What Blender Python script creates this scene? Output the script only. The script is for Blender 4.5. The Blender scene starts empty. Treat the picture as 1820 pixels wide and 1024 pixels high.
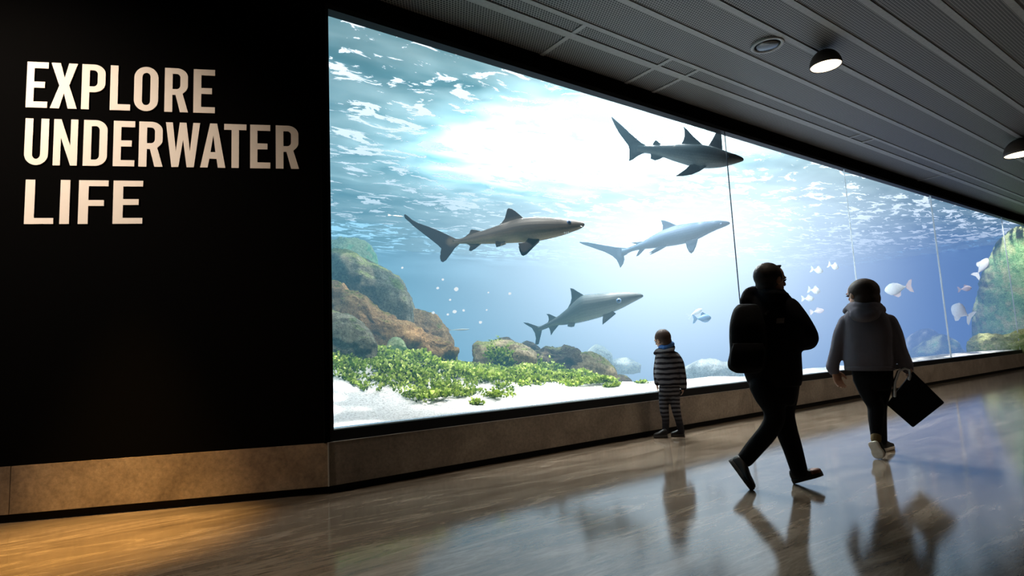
import bpy, bmesh, math, random
from math import sin, cos, pi, radians, atan, sqrt, exp
from mathutils import Vector, Matrix, noise
random.seed(7)
V = Vector
SC = bpy.context.scene
COL = SC.collection

# ------------------------------------------------------------------ camera (solved from the vanishing points)
F_PX, W_PX, H_PX = 1043.0, 1820.0, 1024.0
CAM_H = 1.13
CAM = V((-1.747, -5.196, CAM_H))
DX, DY = 0.80638404, 0.59139224
def tow(v):
    return V((v.x * DX + v.y * DY, -v.x * DY + v.y * DX, v.z))
_rho = atan(0.048); _th = atan(117 * cos(_rho) / F_PX)
_R0, _U0 = V((1, 0, 0)), V((0, -sin(_th), cos(_th)))
FWD = tow(V((0, cos(_th), sin(_th))))
RGT = tow(cos(_rho) * _R0 - sin(_rho) * _U0)
UP = tow(sin(_rho) * _R0 + cos(_rho) * _U0)
cd = bpy.data.cameras.new('camera'); cam = bpy.data.objects.new('camera', cd); COL.objects.link(cam)
cd.sensor_width = 36; cd.lens = F_PX * 36 / W_PX; cd.clip_end = 200
m = Matrix((RGT, UP, -FWD)).transposed().to_4x4(); m.translation = CAM; cam.matrix_world = m
SC.camera = cam

def ray(px, py):
    return FWD + RGT * ((px - 910) / F_PX) - UP * ((py - 512) / F_PX)
def on_z(px, py, z=0.0):
    d = ray(px, py); return CAM + d * ((z - CAM.z) / d.z)
def on_y(px, py, y=0.0):
    d = ray(px, py); return CAM + d * ((y - CAM.y) / d.y)
def proj(p):
    d = p - CAM; k = d.dot(FWD)
    return 910 + F_PX * d.dot(RGT) / k, 512 - F_PX * d.dot(UP) / k

class Frame:
    """An upright plane through a place in the hall or the tank, square to the line of sight; r = along it, n = behind it."""
    def __init__(self, anchor):
        self.a = anchor.copy()
        d = anchor - CAM; d.z = 0; self.dist = d.length; self.n = d.normalized()
        self.r = V((self.n.y, -self.n.x, 0))
        self.u = self.dist / F_PX          # metres per pixel, roughly
    def q(self, px, py, w=0.0):
        d = ray(px, py)
        return CAM + d * (((self.a - CAM).dot(self.n) + w) / d.dot(self.n))

# ------------------------------------------------------------------ object helpers
def tag(o, label=None, cat=None, group=None, kind=None):
    if label: o['label'] = label
    if cat: o['category'] = cat
    if group: o['group'] = group
    if kind: o['kind'] = kind
    return o
def empty(name, loc, label=None, cat=None, group=None, kind=None):
    o = bpy.data.objects.new(name, None); o.empty_display_size = .1; o.location = loc; COL.objects.link(o)
    return tag(o, label, cat, group, kind)
def link(name, me, mat, parent=None, smooth=True):
    if mat is not None and not me.materials: me.materials.append(mat)
    if parent is not None: me.transform(Matrix.Translation(-wloc(parent)))
    for p in me.polygons: p.use_smooth = smooth
    o = bpy.data.objects.new(name, me); COL.objects.link(o)
    if parent is not None: o.parent = parent
    return o
def wloc(o):
    v = V(o.location)
    while o.parent is not None:
        o = o.parent; v = v + V(o.location)
    return v
def bm_obj(name, bm, mat, parent=None, smooth=True, recalc=True):
    if recalc: bmesh.ops.recalc_face_normals(bm, faces=bm.faces[:])
    me = bpy.data.meshes.new(name); bm.to_mesh(me); bm.free()
    return link(name, me, mat, parent, smooth)
def base_origin(o, base):
    """puts a single-mesh thing's origin at its base"""
    o.data.transform(Matrix.Translation(-base)); o.location = base
    return o

def ring(c, ax, ay, n=20, sup=2.0):
    pts = []
    for k in range(n):
        t = 2 * pi * k / n; x, y = cos(t), sin(t)
        sx = math.copysign(abs(x) ** (2 / sup), x); sy = math.copysign(abs(y) ** (2 / sup), y)
        pts.append(c + ax * sx + ay * sy)
    return pts
def loft(bm, rings, cap=True):
    vs = [[bm.verts.new(p) for p in r] for r in rings]
    n = len(vs[0])
    for a, b in zip(vs, vs[1:]):
        for k in range(n):
            bm.faces.new((a[k], a[(k + 1) % n], b[(k + 1) % n], b[k]))
    if cap:
        bm.faces.new(vs[0][::-1]); bm.faces.new(vs[-1])
def box(bm, lo, hi):
    r = bmesh.ops.create_cube(bm, size=1)
    lo, hi = V(lo), V(hi); c = (lo + hi) / 2; s = hi - lo
    for v in r['verts']: v.co = V((v.co.x * s.x, v.co.y * s.y, v.co.z * s.z)) + c
    return r['verts']
def obox(bm, c, ax, ay, az):
    """box from its centre and three half-axes"""
    r = bmesh.ops.create_cube(bm, size=2)
    for v in r['verts']: v.co = c + ax * v.co.x + ay * v.co.y + az * v.co.z
def ell(bm, c, ax, ay, az, sub=3):
    r = bmesh.ops.create_icosphere(bm, subdivisions=sub, radius=1)
    for v in r['verts']: v.co = c + ax * v.co.x + ay * v.co.y + az * v.co.z
def perp(d):
    a = d.cross(V((0, 0, 1)))
    if a.length < 1e-4: a = d.cross(V((1, 0, 0)))
    a.normalize(); return a, a.cross(d).normalized()
def tube(bm, pts, n=16, ends=True):
    """pts: [(point, radius)], round ended"""
    P = [V(p) for p, _ in pts]; R = [r for _, r in pts]
    rings = []; a0 = None
    for i, (p, r) in enumerate(zip(P, R)):
        d = (P[min(i + 1, len(P) - 1)] - P[max(i - 1, 0)]).normalized()
        if a0 is None: a, b = perp(d)
        else:
            a = (a0 - d * a0.dot(d)).normalized(); b = a.cross(d)
        a0 = a
        if i == 0 and ends:
            for k in (.98, .8, .5): rings.append(ring(p - d * r * k, a * r * sqrt(1 - k * k), b * r * sqrt(1 - k * k), n))
        rings.append(ring(p, a * r, b * r, n))
        if i == len(P) - 1 and ends:
            for k in (.5, .8, .98): rings.append(ring(p + d * r * k, a * r * sqrt(1 - k * k), b * r * sqrt(1 - k * k), n))
    loft(bm, rings)
def spline(pts, n=6):
    """Catmull-Rom through tuples of numbers"""
    out = []
    for i in range(len(pts) - 1):
        p0, p1, p2, p3 = pts[max(i - 1, 0)], pts[i], pts[i + 1], pts[min(i + 2, len(pts) - 1)]
        for k in range(n):
            t = k / n
            out.append(tuple(.5 * (2 * b + (c - a) * t + (2 * a - 5 * b + 4 * c - d) * t * t + (3 * b - a - 3 * c + d) * t ** 3) for a, b, c, d in zip(p0, p1, p2, p3)))
    out.append(tuple(pts[-1])); return out

def blob(name, bm, voxel, mat, parent=None, smooth=4, post=None):
    """joins overlapping closed shapes into one continuous surface"""
    bmesh.ops.recalc_face_normals(bm, faces=bm.faces[:])
    me = bpy.data.meshes.new(name + '_raw'); bm.to_mesh(me); bm.free()
    o = bpy.data.objects.new(name + '_raw', me); COL.objects.link(o)
    r = o.modifiers.new('r', 'REMESH'); r.mode = 'VOXEL'; r.voxel_size = voxel; r.use_smooth_shade = True
    s = o.modifiers.new('s', 'SMOOTH'); s.factor = .5; s.iterations = smooth
    dg = bpy.context.evaluated_depsgraph_get(); dg.update()
    me2 = bpy.data.meshes.new_from_object(o.evaluated_get(dg), depsgraph=dg); me2.name = name
    bpy.data.objects.remove(o); bpy.data.meshes.remove(me)
    if post: post(me2)
    me2.materials.clear()
    return link(name, me2, mat, parent)

# ------------------------------------------------------------------ material helpers
class MT:
    def __init__(self, name):
        self.m = bpy.data.materials.new(name); self.m.use_nodes = True
        self.t = self.m.node_tree; self.t.nodes.clear()
        self.out = self.n('ShaderNodeOutputMaterial')
    def n(self, ty, **kw):
        nd = self.t.nodes.new(ty)
        for k, v in kw.items():
            if k[0] == '_':
                nd.inputs[k[1:].replace('_', ' ')].default_value = v
            else: setattr(nd, k, v)
        return nd
    def l(self, a, b): self.t.links.new(a, b)
    def coord(self, kind='Object', scale=(1, 1, 1), rot=(0, 0, 0)):
        tc = self.n('ShaderNodeTexCoord'); mp = self.n('ShaderNodeMapping')
        mp.inputs['Scale'].default_value = scale; mp.inputs['Rotation'].default_value = rot
        self.l(tc.outputs[kind], mp.inputs[0]); return mp.outputs[0]
    def pos(self, scale=(1, 1, 1), rot=(0, 0, 0)):
        g = self.n('ShaderNodeNewGeometry'); mp = self.n('ShaderNodeMapping')
        mp.inputs['Scale'].default_value = scale; mp.inputs['Rotation'].default_value = rot
        self.l(g.outputs['Position'], mp.inputs[0]); return mp.outputs[0]
    def noise(self, vec, scale, detail=4, rough=.55, dist=0.0):
        nd = self.n('ShaderNodeTexNoise', _Scale=scale, _Detail=detail, _Roughness=rough, _Distortion=dist)
        self.l(vec, nd.inputs['Vector']); return nd.outputs['Fac']
    def ramp(self, fac, stops):
        r = self.n('ShaderNodeValToRGB'); e = r.color_ramp.elements
        while len(e) < len(stops): e.new(.5)
        for i, (p, c) in enumerate(stops):
            e[i].position = p; e[i].color = (*c, 1) if len(c) == 3 else c
        self.l(fac, r.inputs[0]); return r.outputs[0]
    def math(self, op, a, b=None, c=None, clamp=False):
        nd = self.n('ShaderNodeMath', operation=op, use_clamp=clamp)
        for i, x in enumerate((a, b, c)):
            if x is None: continue
            if isinstance(x, (int, float)): nd.inputs[i].default_value = x
            else: self.l(x, nd.inputs[i])
        return nd.outputs[0]
    def mix(self, fac, a, b, blend='MIX'):
        nd = self.n('ShaderNodeMix', data_type='RGBA', blend_type=blend)
        for i, x in ((0, fac), (6, a), (7, b)):
            if isinstance(x, (int, float)): nd.inputs[i].default_value = x
            elif isinstance(x, tuple): nd.inputs[i].default_value = (*x, 1) if len(x) == 3 else x
            else: self.l(x, nd.inputs[i])
        return nd.outputs[2]
    def sep(self, vec):
        s = self.n('ShaderNodeSeparateXYZ'); self.l(vec, s.inputs[0]); return s.outputs
    def bump(self, h, strength=.3, dist=.02):
        b = self.n('ShaderNodeBump', _Strength=strength, _Distance=dist); self.l(h, b.inputs['Height']); return b.outputs[0]
    def bsdf(self, color, rough=.5, spec=.5, metal=0, normal=None, **kw):
        p = self.n('ShaderNodeBsdfPrincipled')
        for key, x in (('Base Color', color), ('Roughness', rough), ('Specular IOR Level', spec), ('Metallic', metal)):
            if isinstance(x, tuple): p.inputs[key].default_value = (*x, 1)
            elif isinstance(x, (int, float)): p.inputs[key].default_value = x
            else: self.l(x, p.inputs[key])
        for k, x in kw.items(): p.inputs[k.replace('_', ' ')].default_value = x
        if normal is not None: self.l(normal, p.inputs['Normal'])
        self.l(p.outputs[0], self.out.inputs[0]); return p
def flat(name, c, rough=.6, spec=.3, metal=0, var=.25, scale=30):
    t = MT(name); f = t.noise(t.coord(), scale)
    col = t.mix(f, tuple(x * (1 - var) for x in c), tuple(min(1, x * (1 + var)) for x in c))
    t.bsdf(col, rough, spec, metal); return t.m
def glow(name, c, s):
    t = MT(name); e = t.n('ShaderNodeEmission', _Color=(*c, 1), _Strength=s); t.l(e.outputs[0], t.out.inputs[0]); return t.m

# ------------------------------------------------------------------ dimensions of the place (window wall is the plane y = 0)
H_CEIL, Z_SILL, Z_HEAD, Z_BASE = 4.74, .538, 4.487, .436
WX0, WX1 = .055, 30.0
TANK_Y, Z_SURF = 15.0, 5.2
LD = V((.9081, -.4187, 0)).normalized()      # along the lettered wall, to the right
LN = V((LD.y, -LD.x, 0))                      # out of it, into the hall
def left_wall_pt(u, z, o=0.0): return LD * u + LN * o + V((0, 0, z))
def on_left(px, py):
    d = ray(px, py); p = CAM + d * (-CAM.dot(LN) / d.dot(LN)); return p.dot(LD), p.z

# ------------------------------------------------------------------ hall materials
def stone_mat(name, a, b, c):
    t = MT(name); p = t.pos()
    f = t.noise(p, 2.2, 8, .62, .4); g = t.noise(p, 28, 5, .7)
    col = t.ramp(f, [(.3, a), (.52, b), (.72, c)])
    col = t.mix(.5, col, t.ramp(g, [(.3, (.25, .25, .25)), (.7, (.8, .8, .8))]), 'OVERLAY')
    t.bsdf(col, t.math('MULTIPLY_ADD', g, .25, .42), .3, normal=t.bump(g, .12, .01)); return t.m
M_STONE = stone_mat('plinth_stone', (.16, .13, .105), (.23, .19, .155), (.31, .26, .215))
M_STONE_L = stone_mat('plinth_stone_left', (.13, .095, .065), (.21, .155, .105), (.29, .22, .15))
M_BLACK = flat('black_paint', (.001, .0009, .0009), .85, .03)
M_FRAME = flat('black_frame', (.004, .004, .005), .5, .2)
M_EDGE = flat('brushed_edge_metal', (.55, .53, .5), .35, .5, .6)
M_KICK = flat('dark_recess', (.008, .007, .006), .7, .1)

def floor_mat():
    t = MT('polished_stone_floor'); p = t.pos()
    streak = t.noise(t.pos((.55, 3.0, 1), (0, 0, radians(4))), 2.0, 10, .7, 1.1)
    fine = t.noise(t.pos((3.5, 17, 1), (0, 0, radians(4))), 3, 6, .75)
    big = t.noise(p, .5, 3)
    col = t.ramp(streak, [(.28, (.06, .044, .030)), (.5, (.14, .107, .077)), (.7, (.25, .198, .148))])
    col = t.mix(.45, col, t.ramp(fine, [(.3, (.3, .3, .3)), (.7, (.72, .72, .72))]), 'OVERLAY')
    x, y, _ = t.sep(p)
    def joint(c, size, off):
        r = t.math('ABSOLUTE', t.math('SUBTRACT', t.math('FRACT', t.math('ADD', t.math('DIVIDE', c, size), off)), .5))
        return t.math('GREATER_THAN', r, .5 - .0028 / size * 1.0)
    j = t.math('MAXIMUM', joint(x, 2.5, .505), joint(y, 2.5, .25))
    col = t.mix(t.math('MULTIPLY', j, .06), col, (.3, .27, .23))
    rg = t.math('ADD', t.math('MULTIPLY_ADD', t.noise(t.pos((.8, 3, 1)), 5, 6, .7), .10, .03), t.math('MULTIPLY', j, .06))
    t.bsdf(col, rg, .62, normal=t.bump(t.math('MULTIPLY_ADD', fine, .3, t.noise(p, 1.3, 2)), .035, .02)); return t.m
M_FLOOR = floor_mat()

def mesh_metal(name, c, pitch):
    """perforated sheet: staggered rows of round holes"""
    t = MT(name); x, y, _ = t.sep(t.pos((1 / pitch, 1 / pitch, 1)))
    def holes(ox):
        a = t.math('SUBTRACT', t.math('FRACT', t.math('ADD', x, ox)), .5)
        b = t.math('SUBTRACT', t.math('FRACT', t.math('ADD', t.math('MULTIPLY', y, .577), ox)), .5)
        b = t.math('MULTIPLY', b, 1.732)
        return t.math('SQRT', t.math('ADD', t.math('MULTIPLY', a, a), t.math('MULTIPLY', b, b)))
    d = t.math('MINIMUM', holes(0), holes(.5))
    h = t.math('LESS_THAN', d, .36)
    t.bsdf(t.mix(h, c, (.006, .006, .007)), .5, .3, .3); return t.m
M_MESH = mesh_metal('perforated_ceiling_sheet', (.20, .187, .175), .034)
M_SEAM = flat('ceiling_seam_metal', (.25, .24, .23), .5, .3, .2)

# ------------------------------------------------------------------ hall shell
def poly_plane(name, pts, z, mat, flip=False):
    bm = bmesh.new()
    for quad in pts: bm.faces.new([bm.verts.new((x, y, z)) for x, y in quad])
    if flip: bmesh.ops.reverse_faces(bm, faces=bm.faces[:])
    return tag(bm_obj(name, bm, mat, None, False, False), kind='structure')
END = LD * -10
OUT = [[(.02, -12), (34, -12), (34, .035), (.02, .035)], [(-11, -12), (.02, -12), (.02, .035), (END.x, END.y), (-11, END.y)]]
poly_plane('floor', OUT, 0, M_FLOOR)
poly_plane('ceiling', OUT, H_CEIL, M_MESH, True)
def struct_boxes(name, boxes, mat, **kw):
    bm = bmesh.new()
    for lo, hi in boxes: box(bm, lo, hi)
    return tag(bm_obj(name, bm, mat, None, False), kind='structure', **kw)
struct_boxes('wall_back', [((-11, -12.1, 0), (34, -12, H_CEIL))], M_BLACK)
struct_boxes('wall_right', [((34, -12, 0), (34.1, .1, H_CEIL))], M_BLACK)
struct_boxes('wall_far_left', [((-11.1, -12, 0), (-11, END.y, H_CEIL))], M_BLACK)
struct_boxes('wall_end', [((-11.1, END.y, 0), (END.x, END.y + .1, H_CEIL))], M_BLACK)
# lettered wall
bm = bmesh.new(); obox(bm, left_wall_pt(-5, H_CEIL / 2 + .2, -.09), LD * 5.0, LN * .08, V((0, 0, H_CEIL / 2 - .2)))
tag(bm_obj('wall_left', bm, M_BLACK, None, False), kind='structure')
UJ = -2.555 * .9417
bm = bmesh.new()
for a, b in ((-10, UJ - .003), (UJ + .003, -.004)):
    obox(bm, left_wall_pt((a + b) / 2, (.068 + Z_BASE) / 2, -.03), LD * ((b - a) / 2), LN * .03, V((0, 0, (Z_BASE - .068) / 2)))
tag(bm_obj('baseboard_left', bm, M_STONE_L, None, False), kind='structure')
bm = bmesh.new(); obox(bm, left_wall_pt(-5, .04, -.06), LD * 5, LN * .03, V((0, 0, .04)))
tag(bm_obj('trim_1', bm, M_KICK, None, False), kind='structure')
# window wall: plinth, recess, frame, head band
JX = [0.004, 6.47, 10.48, 14.92, 20.4, WX1]
struct_boxes('baseboard_window', [((a + .003, 0, .068), (b - .003, .12, Z_BASE)) for a, b in zip(JX, JX[1:])], M_STONE)
struct_boxes('trim_2', [((0, .03, 0), (WX1, .12, .07))], M_KICK)
struct_boxes('trim_3', [((.0, -.004, Z_BASE), (WX1, .03, Z_BASE + .004)), ((-.006, -.008, .068), (.004, .004, Z_BASE + .004))], M_EDGE)  # pale ledge strip stands in for a lit edge; corner strip is metal
struct_boxes('wall_window_head', [((0, .0, Z_HEAD + .06), (34, .12, 5.7)), ((-.03, .0, Z_BASE), (.02, .12, 5.7)), ((WX1, 0, 0), (34, .12, 5.7))], M_BLACK)

# ceiling seams and cross ribs
for i, (yy, wd) in enumerate(((-.53, .05), (-.80, .028), (-1.33, .034), (-1.84, .036), (-2.27, .036), (-2.72, .036), (-3.15, .036), (-3.6, .036), (-4.1, .036), (-4.6, .036), (-5.1, .036))):
    tag(struct_boxes('trim_%d' % (10 + i), [((-8, yy - wd, H_CEIL - .012), (34, yy + wd, H_CEIL + .01))], M_SEAM))
struct_boxes('trim_4', [((x - .03, -.82, H_CEIL - .011), (x + .03, .0, H_CEIL + .01)) for x in (2.68, 4.16, 4.72, 14.1)] + [((x - .03, -.82, H_CEIL - .011), (x + .03, -.53, H_CEIL + .01)) for x in (9.4, 9.9)], M_SEAM)

# ------------------------------------------------------------------ window: frame, panes, seams
win = empty('window_1', (WX0, .03, Z_BASE), kind='structure')
bm = bmesh.new()
box(bm, (.0, .012, Z_BASE + .004), (WX1, .13, Z_SILL)); box(bm, (.0, .012, Z_HEAD), (WX1, .13, Z_HEAD + .2)); box(bm, (.0, .012, Z_SILL), (WX0, .13, Z_HEAD))
bm_obj('window_frame', bm, M_FRAME, win, False)
bm = bmesh.new()
box(bm, (WX0, .055, Z_SILL), (WX1, .07, Z_SILL + .006)); box(bm, (WX0, .055, Z_SILL), (WX0 + .006, .07, Z_HEAD))
bm_obj('glazing_bead', bm, M_EDGE, win, False)
t = MT('clear_acrylic')
tr = t.n('ShaderNodeBsdfTransparent', _Color=(.97, .99, .99, 1)); gl = t.n('ShaderNodeBsdfGlossy', _Roughness=.02, _Color=(.5, .5, .5, 1))
fr = t.n('ShaderNodeFresnel', _IOR=1.18); mx = t.n('ShaderNodeMixShader')
t.l(fr.outputs[0], mx.inputs[0]); t.l(tr.outputs[0], mx.inputs[1]); t.l(gl.outputs[0], mx.inputs[2]); t.l(mx.outputs[0], t.out.inputs[0])
M_GLASS = t.m
PX = [WX0, 6.47, 10.48, 14.92, 20.4, WX1]
M_SEAL_D = flat('dark_pane_joint', (.05, .06, .08), .5); M_SEAL_W = flat('pale_pane_joint', (.75, .78, .8), .5)
def seal_mat():
    t = MT('translucent_pane_joint'); e = t.n('ShaderNodeBsdfTranslucent', _Color=(.9, .93, .95, 1)); d = t.n('ShaderNodeBsdfDiffuse', _Color=(.8, .85, .9, 1))
    mx = t.n('ShaderNodeMixShader', _Fac=.35); t.l(e.outputs[0], mx.inputs[1]); t.l(d.outputs[0], mx.inputs[2]); t.l(mx.outputs[0], t.out.inputs[0]); return t.m
M_SEAL_T = seal_mat()
for a, b in zip(PX, PX[1:]):
    bm = bmesh.new(); bm.faces.new([bm.verts.new(p) for p in ((a, .06, Z_SILL), (b, .06, Z_SILL), (b, .06, Z_HEAD), (a, .06, Z_HEAD))])
    bm_obj('window_pane', bm, M_GLASS, win, False, False)
for x, wd, mm in ((6.47, .006, M_SEAL_D), (10.48, .012, M_SEAL_T), (14.92, .035, M_SEAL_T), (20.4, .02, M_SEAL_T)):
    bm = bmesh.new(); box(bm, (x - wd, .045, Z_SILL), (x + wd, .058, Z_HEAD)); bm_obj('pane_joint', bm, mm, win, False)

# ------------------------------------------------------------------ the lettering
def arc(cx, cy, rx, ry, a0, a1, n=10):
    return [(cx + rx * cos(radians(a0 + (a1 - a0) * k / n)), cy + ry * sin(radians(a0 + (a1 - a0) * k / n))) for k in range(n + 1)]
sx, sy = .34, .135
def rrect(x0, y0, x1, y1, rx, ry):
    return arc(x1 - rx, y0 + ry, rx, ry, -90, 0) + arc(x1 - rx, y1 - ry, rx, ry, 0, 90) + arc(x0 + rx, y1 - ry, rx, ry, 90, 180) + arc(x0 + rx, y0 + ry, rx, ry, 180, 270)
def glyph(ch, s=sx):
    b = sy
    if ch == 'E': return [[(0, 0), (1, 0), (1, b), (s, b), (s, .435), (.86, .435), (.86, .435 + b), (s, .435 + b), (s, 1 - b), (1, 1 - b), (1, 1), (0, 1)]]
    if ch == 'F': return [[(0, 0), (s, 0), (s, .41), (.86, .41), (.86, .41 + b), (s, .41 + b), (s, 1 - b), (1, 1 - b), (1, 1), (0, 1)]]
    if ch == 'L': return [[(0, 0), (1, 0), (1, b), (s, b), (s, 1), (0, 1)]]
    if ch == 'I': return [[(0, 0), (1, 0), (1, 1), (0, 1)]]
    if ch == 'T': return [[(.5 - s / 2, 0), (.5 + s / 2, 0), (.5 + s / 2, 1 - b), (1, 1 - b), (1, 1), (0, 1), (0, 1 - b), (.5 - s / 2, 1 - b)]]
    if ch == 'X': return [[(0, 1), (.35, 1), (.51, .67), (.66, 1), (.99, 1), (.69, .51), (1, 0), (.66, 0), (.5, .34), (.34, 0), (0, 0), (.32, .5)]]
    if ch == 'P': return [[(0, 0), (s, 0), (s, .38), (.5, .38)] + arc(.5, .58, .5, .2, -90, 0) + arc(.5, .8, .5, .2, 0, 90) + [(0, 1)],
                          [(s, .51), (.5, .51)] + arc(.5, .6, .17, .09, -90, 0, 6) + arc(.5, .78, .17, .09, 0, 90, 6) + [(s, .87)]]
    if ch == 'R': return [[(0, 0), (s, 0), (s, .39), (.46, .39), (.66, 0), (1, 0), (.76, .42)] + arc(.5, .6, .48, .2, -48, 0) + arc(.5, .8, .48, .2, 0, 90) + [(0, 1)],
                          [(s, .52), (.5, .52)] + arc(.5, .61, .16, .09, -90, 0, 6) + arc(.5, .78, .16, .09, 0, 90, 6) + [(s, .87)]]
    if ch == 'O': return [rrect(0, 0, 1, 1, .5, .25), rrect(s, b, 1 - s, 1 - b, .16, .1)]
    if ch == 'D': return [[(0, 0)] + arc(.5, .22, .5, .22, -90, 0) + arc(.5, .78, .5, .22, 0, 90) + [(0, 1)],
                          [(s, b)] + arc(.5, b + .1, .17, .1, -90, 0, 6) + arc(.5, .87 - .1, .17, .1, 0, 90, 6) + [(s, 1 - b)]]
    if ch == 'U': return [[(0, 1)] + arc(.5, .24, .5, .24, 180, 270) + arc(.5, .24, .5, .24, 270, 360) + [(1, 1), (1 - s, 1)] + arc(.5, .24, .5 - s, .11, 0, -90, 6) + arc(.5, .24, .5 - s, .11, -90, -180, 6) + [(s, 1)]]
    if ch == 'N': return [[(0, 0), (0, 1), (.3, 1), (.7, .42), (.7, 1), (1, 1), (1, 0), (.72, 0), (.3, .6), (.3, 0)]]
    if ch == 'W': return [[(0, 1), (.2, 1), (.3, .36), (.405, 1), (.6, 1), (.71, .36), (.8, 1), (1, 1), (.83, 0), (.62, 0), (.505, .62), (.38, 0), (.18, 0)]]
    if ch == 'A': return [[(0, 0), (.38, 1), (.66, 1), (1, 0), (.7, 0), (.645, .2), (.36, .2), (.29, 0)], [(.4, .35), (.6, .35), (.51, .74)]]
M_LET = flat('cream_lettering', (.88, .79, .70), .6, .2, var=.03)
sign = empty('wall_lettering', left_wall_pt(-1.3, 2.39, 0), 'large cream three-line lettering EXPLORE UNDERWATER LIFE on the black wall', 'sign')
zs = 2.0483
def word(chars, ytop, ybot, xs, stems=None):
    cu = bpy.data.curves.new('w', 'CURVE'); cu.dimensions = '2D'; cu.fill_mode = 'BOTH'; cu.extrude = .003
    pa, pb = on_left(xs[0][0] / zs, ytop[0] / zs), on_left(xs[-1][1] / zs, ytop[1] / zs)
    qa, qb = on_left(xs[0][0] / zs, ybot[0] / zs), on_left(xs[-1][1] / zs, ybot[1] / zs)
    zt = (pa[1] + pb[1]) / 2; zb = (qa[1] + qb[1]) / 2; ym = (ytop[0] + ybot[0]) / 2 / zs
    for i, (ch, (a, b)) in enumerate(zip(chars, xs)):
        ua, ub = on_left(a / zs, ym)[0], on_left(b / zs, ym)[0]
        for poly in glyph(ch, stems[i] if stems else sx):
            s = cu.splines.new('POLY'); s.points.add(len(poly) - 1); s.use_cyclic_u = True
            for p, (x, y) in zip(s.points, poly): p.co = (ua + (ub - ua) * x, zb + (zt - zb) * y, 0, 1)
    o = bpy.data.objects.new('w', cu); COL.objects.link(o)
    dg = bpy.context.evaluated_depsgraph_get(); dg.update()
    me = bpy.data.meshes.new_from_object(o.evaluated_get(dg), depsgraph=dg)
    bpy.data.objects.remove(o)
    for v in me.vertices: v.co = left_wall_pt(v.co.x, v.co.y, .0 + v.co.z)
    me.materials.clear(); return link('word', me, M_LET, sign, False)
word('EXPLORE', (227, 253), (394, 410), [(97, 175), (185, 283), (298, 384), (402, 476), (489, 577), (600, 686), (705, 783)], [.35, .33, .33, .38, .33, .33, .36])
word('UNDERWATER', (434, 456), (604, 612), [(90, 177), (195, 283), (304, 391), (413, 491), (506, 594), (603, 728), (730, 821), (816, 897), (911, 984), (1004, 1088)], [.33, .3, .33, .36, .33, .3, .3, .33, .36, .33])
word('LIFE', (655, 658), (816, 815), [(91, 197), (219, 254), (286, 394), (412, 520)], [.33, 1, .33, .33])

# ------------------------------------------------------------------ ceiling fixtures
M_SHADE = flat('dark_bronze_shade', (.045, .032, .024), .5, .3); M_LAMP = glow('warm_lamp_face', (1, .80, .52), 4.5)
def dome_lamp(px, py, wpx, label):
    c = on_z(px, py, H_CEIL - .10); u = (c - CAM).dot(FWD) / F_PX; r = wpx * u / 2; hgt = r * 1.15
    t = empty('ceiling_lamp', (c.x, c.y, H_CEIL), label, 'lamp', 'dome lamps under the dark ceiling')
    zb = H_CEIL - hgt - .012
    bm = bmesh.new(); rs = []
    for k in range(9):
        a = radians(k * 10); rs.append(ring(V((c.x, c.y, zb + hgt * sin(a) )), V((r * cos(a), 0, 0)), V((0, r * cos(a), 0)), 40))
    rs.append(ring(V((c.x, c.y, H_CEIL - .011)), V((r * .12, 0, 0)), V((0, r * .12, 0)), 40))
    rs = [ring(V((c.x, c.y, zb + .02)), V((r * .93, 0, 0)), V((0, r * .93, 0)), 40), ring(V((c.x, c.y, zb)), V((r * .96, 0, 0)), V((0, r * .96, 0)), 40)] + rs
    loft(bm, rs); bm_obj('lamp_shade', bm, M_SHADE, t)
    bm = bmesh.new(); loft(bm, [ring(V((c.x, c.y, zb + .012)), V((r * .93, 0, 0)), V((0, r * .93, 0)), 40), ring(V((c.x, c.y, zb + .004)), V((r * .9, 0, 0)), V((0, r * .9, 0)), 40)])
    bm_obj('lamp_diffuser', bm, M_LAMP, t, False)
    l = bpy.data.lights.new('lamp_light', 'SPOT'); l.energy = 60; l.color = (1, .8, .55); l.spot_size = radians(110); l.spot_blend = .8; l.shadow_soft_size = .08
    lo = bpy.data.objects.new('lamp_light', l); COL.objects.link(lo); lo.location = (0, 0, zb - .02 - H_CEIL); lo.parent = t
dome_lamp(1466, 101, 53, 'lit dome ceiling lamp hanging beside the dark round recessed fixture')
dome_lamp(1812, 255, 50, 'lit dome ceiling lamp farthest along the hall, at the right edge')
c = on_z(1364, 80, H_CEIL - .01); u = (c - CAM).dot(FWD) / F_PX
t0 = empty('recessed_downlight', (c.x, c.y, H_CEIL), 'unlit round recessed ceiling downlight with grey rim', 'lamp')
bm = bmesh.new(); R_ = 28 * u
loft(bm, [ring(V((c.x, c.y, H_CEIL - dz)), V((R_ * k, 0, 0)), V((0, R_ * k, 0)), 40) for k, dz in ((1, -.005), (1, .02), (.97, .026), (.8, .024), (.77, .015), (.77, -.005))], False)
bm_obj('trim_ring', bm, M_SEAM, t0)
bm = bmesh.new(); loft(bm, [ring(V((c.x, c.y, H_CEIL - dz)), V((R_ * k, 0, 0)), V((0, R_ * k, 0)), 40) for k, dz in ((.78, .012), (.6, .03), (.1, .036))])
bm_obj('lens', bm, flat('smoked_lens', (.006, .006, .008), .2, .5), t0)

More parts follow.
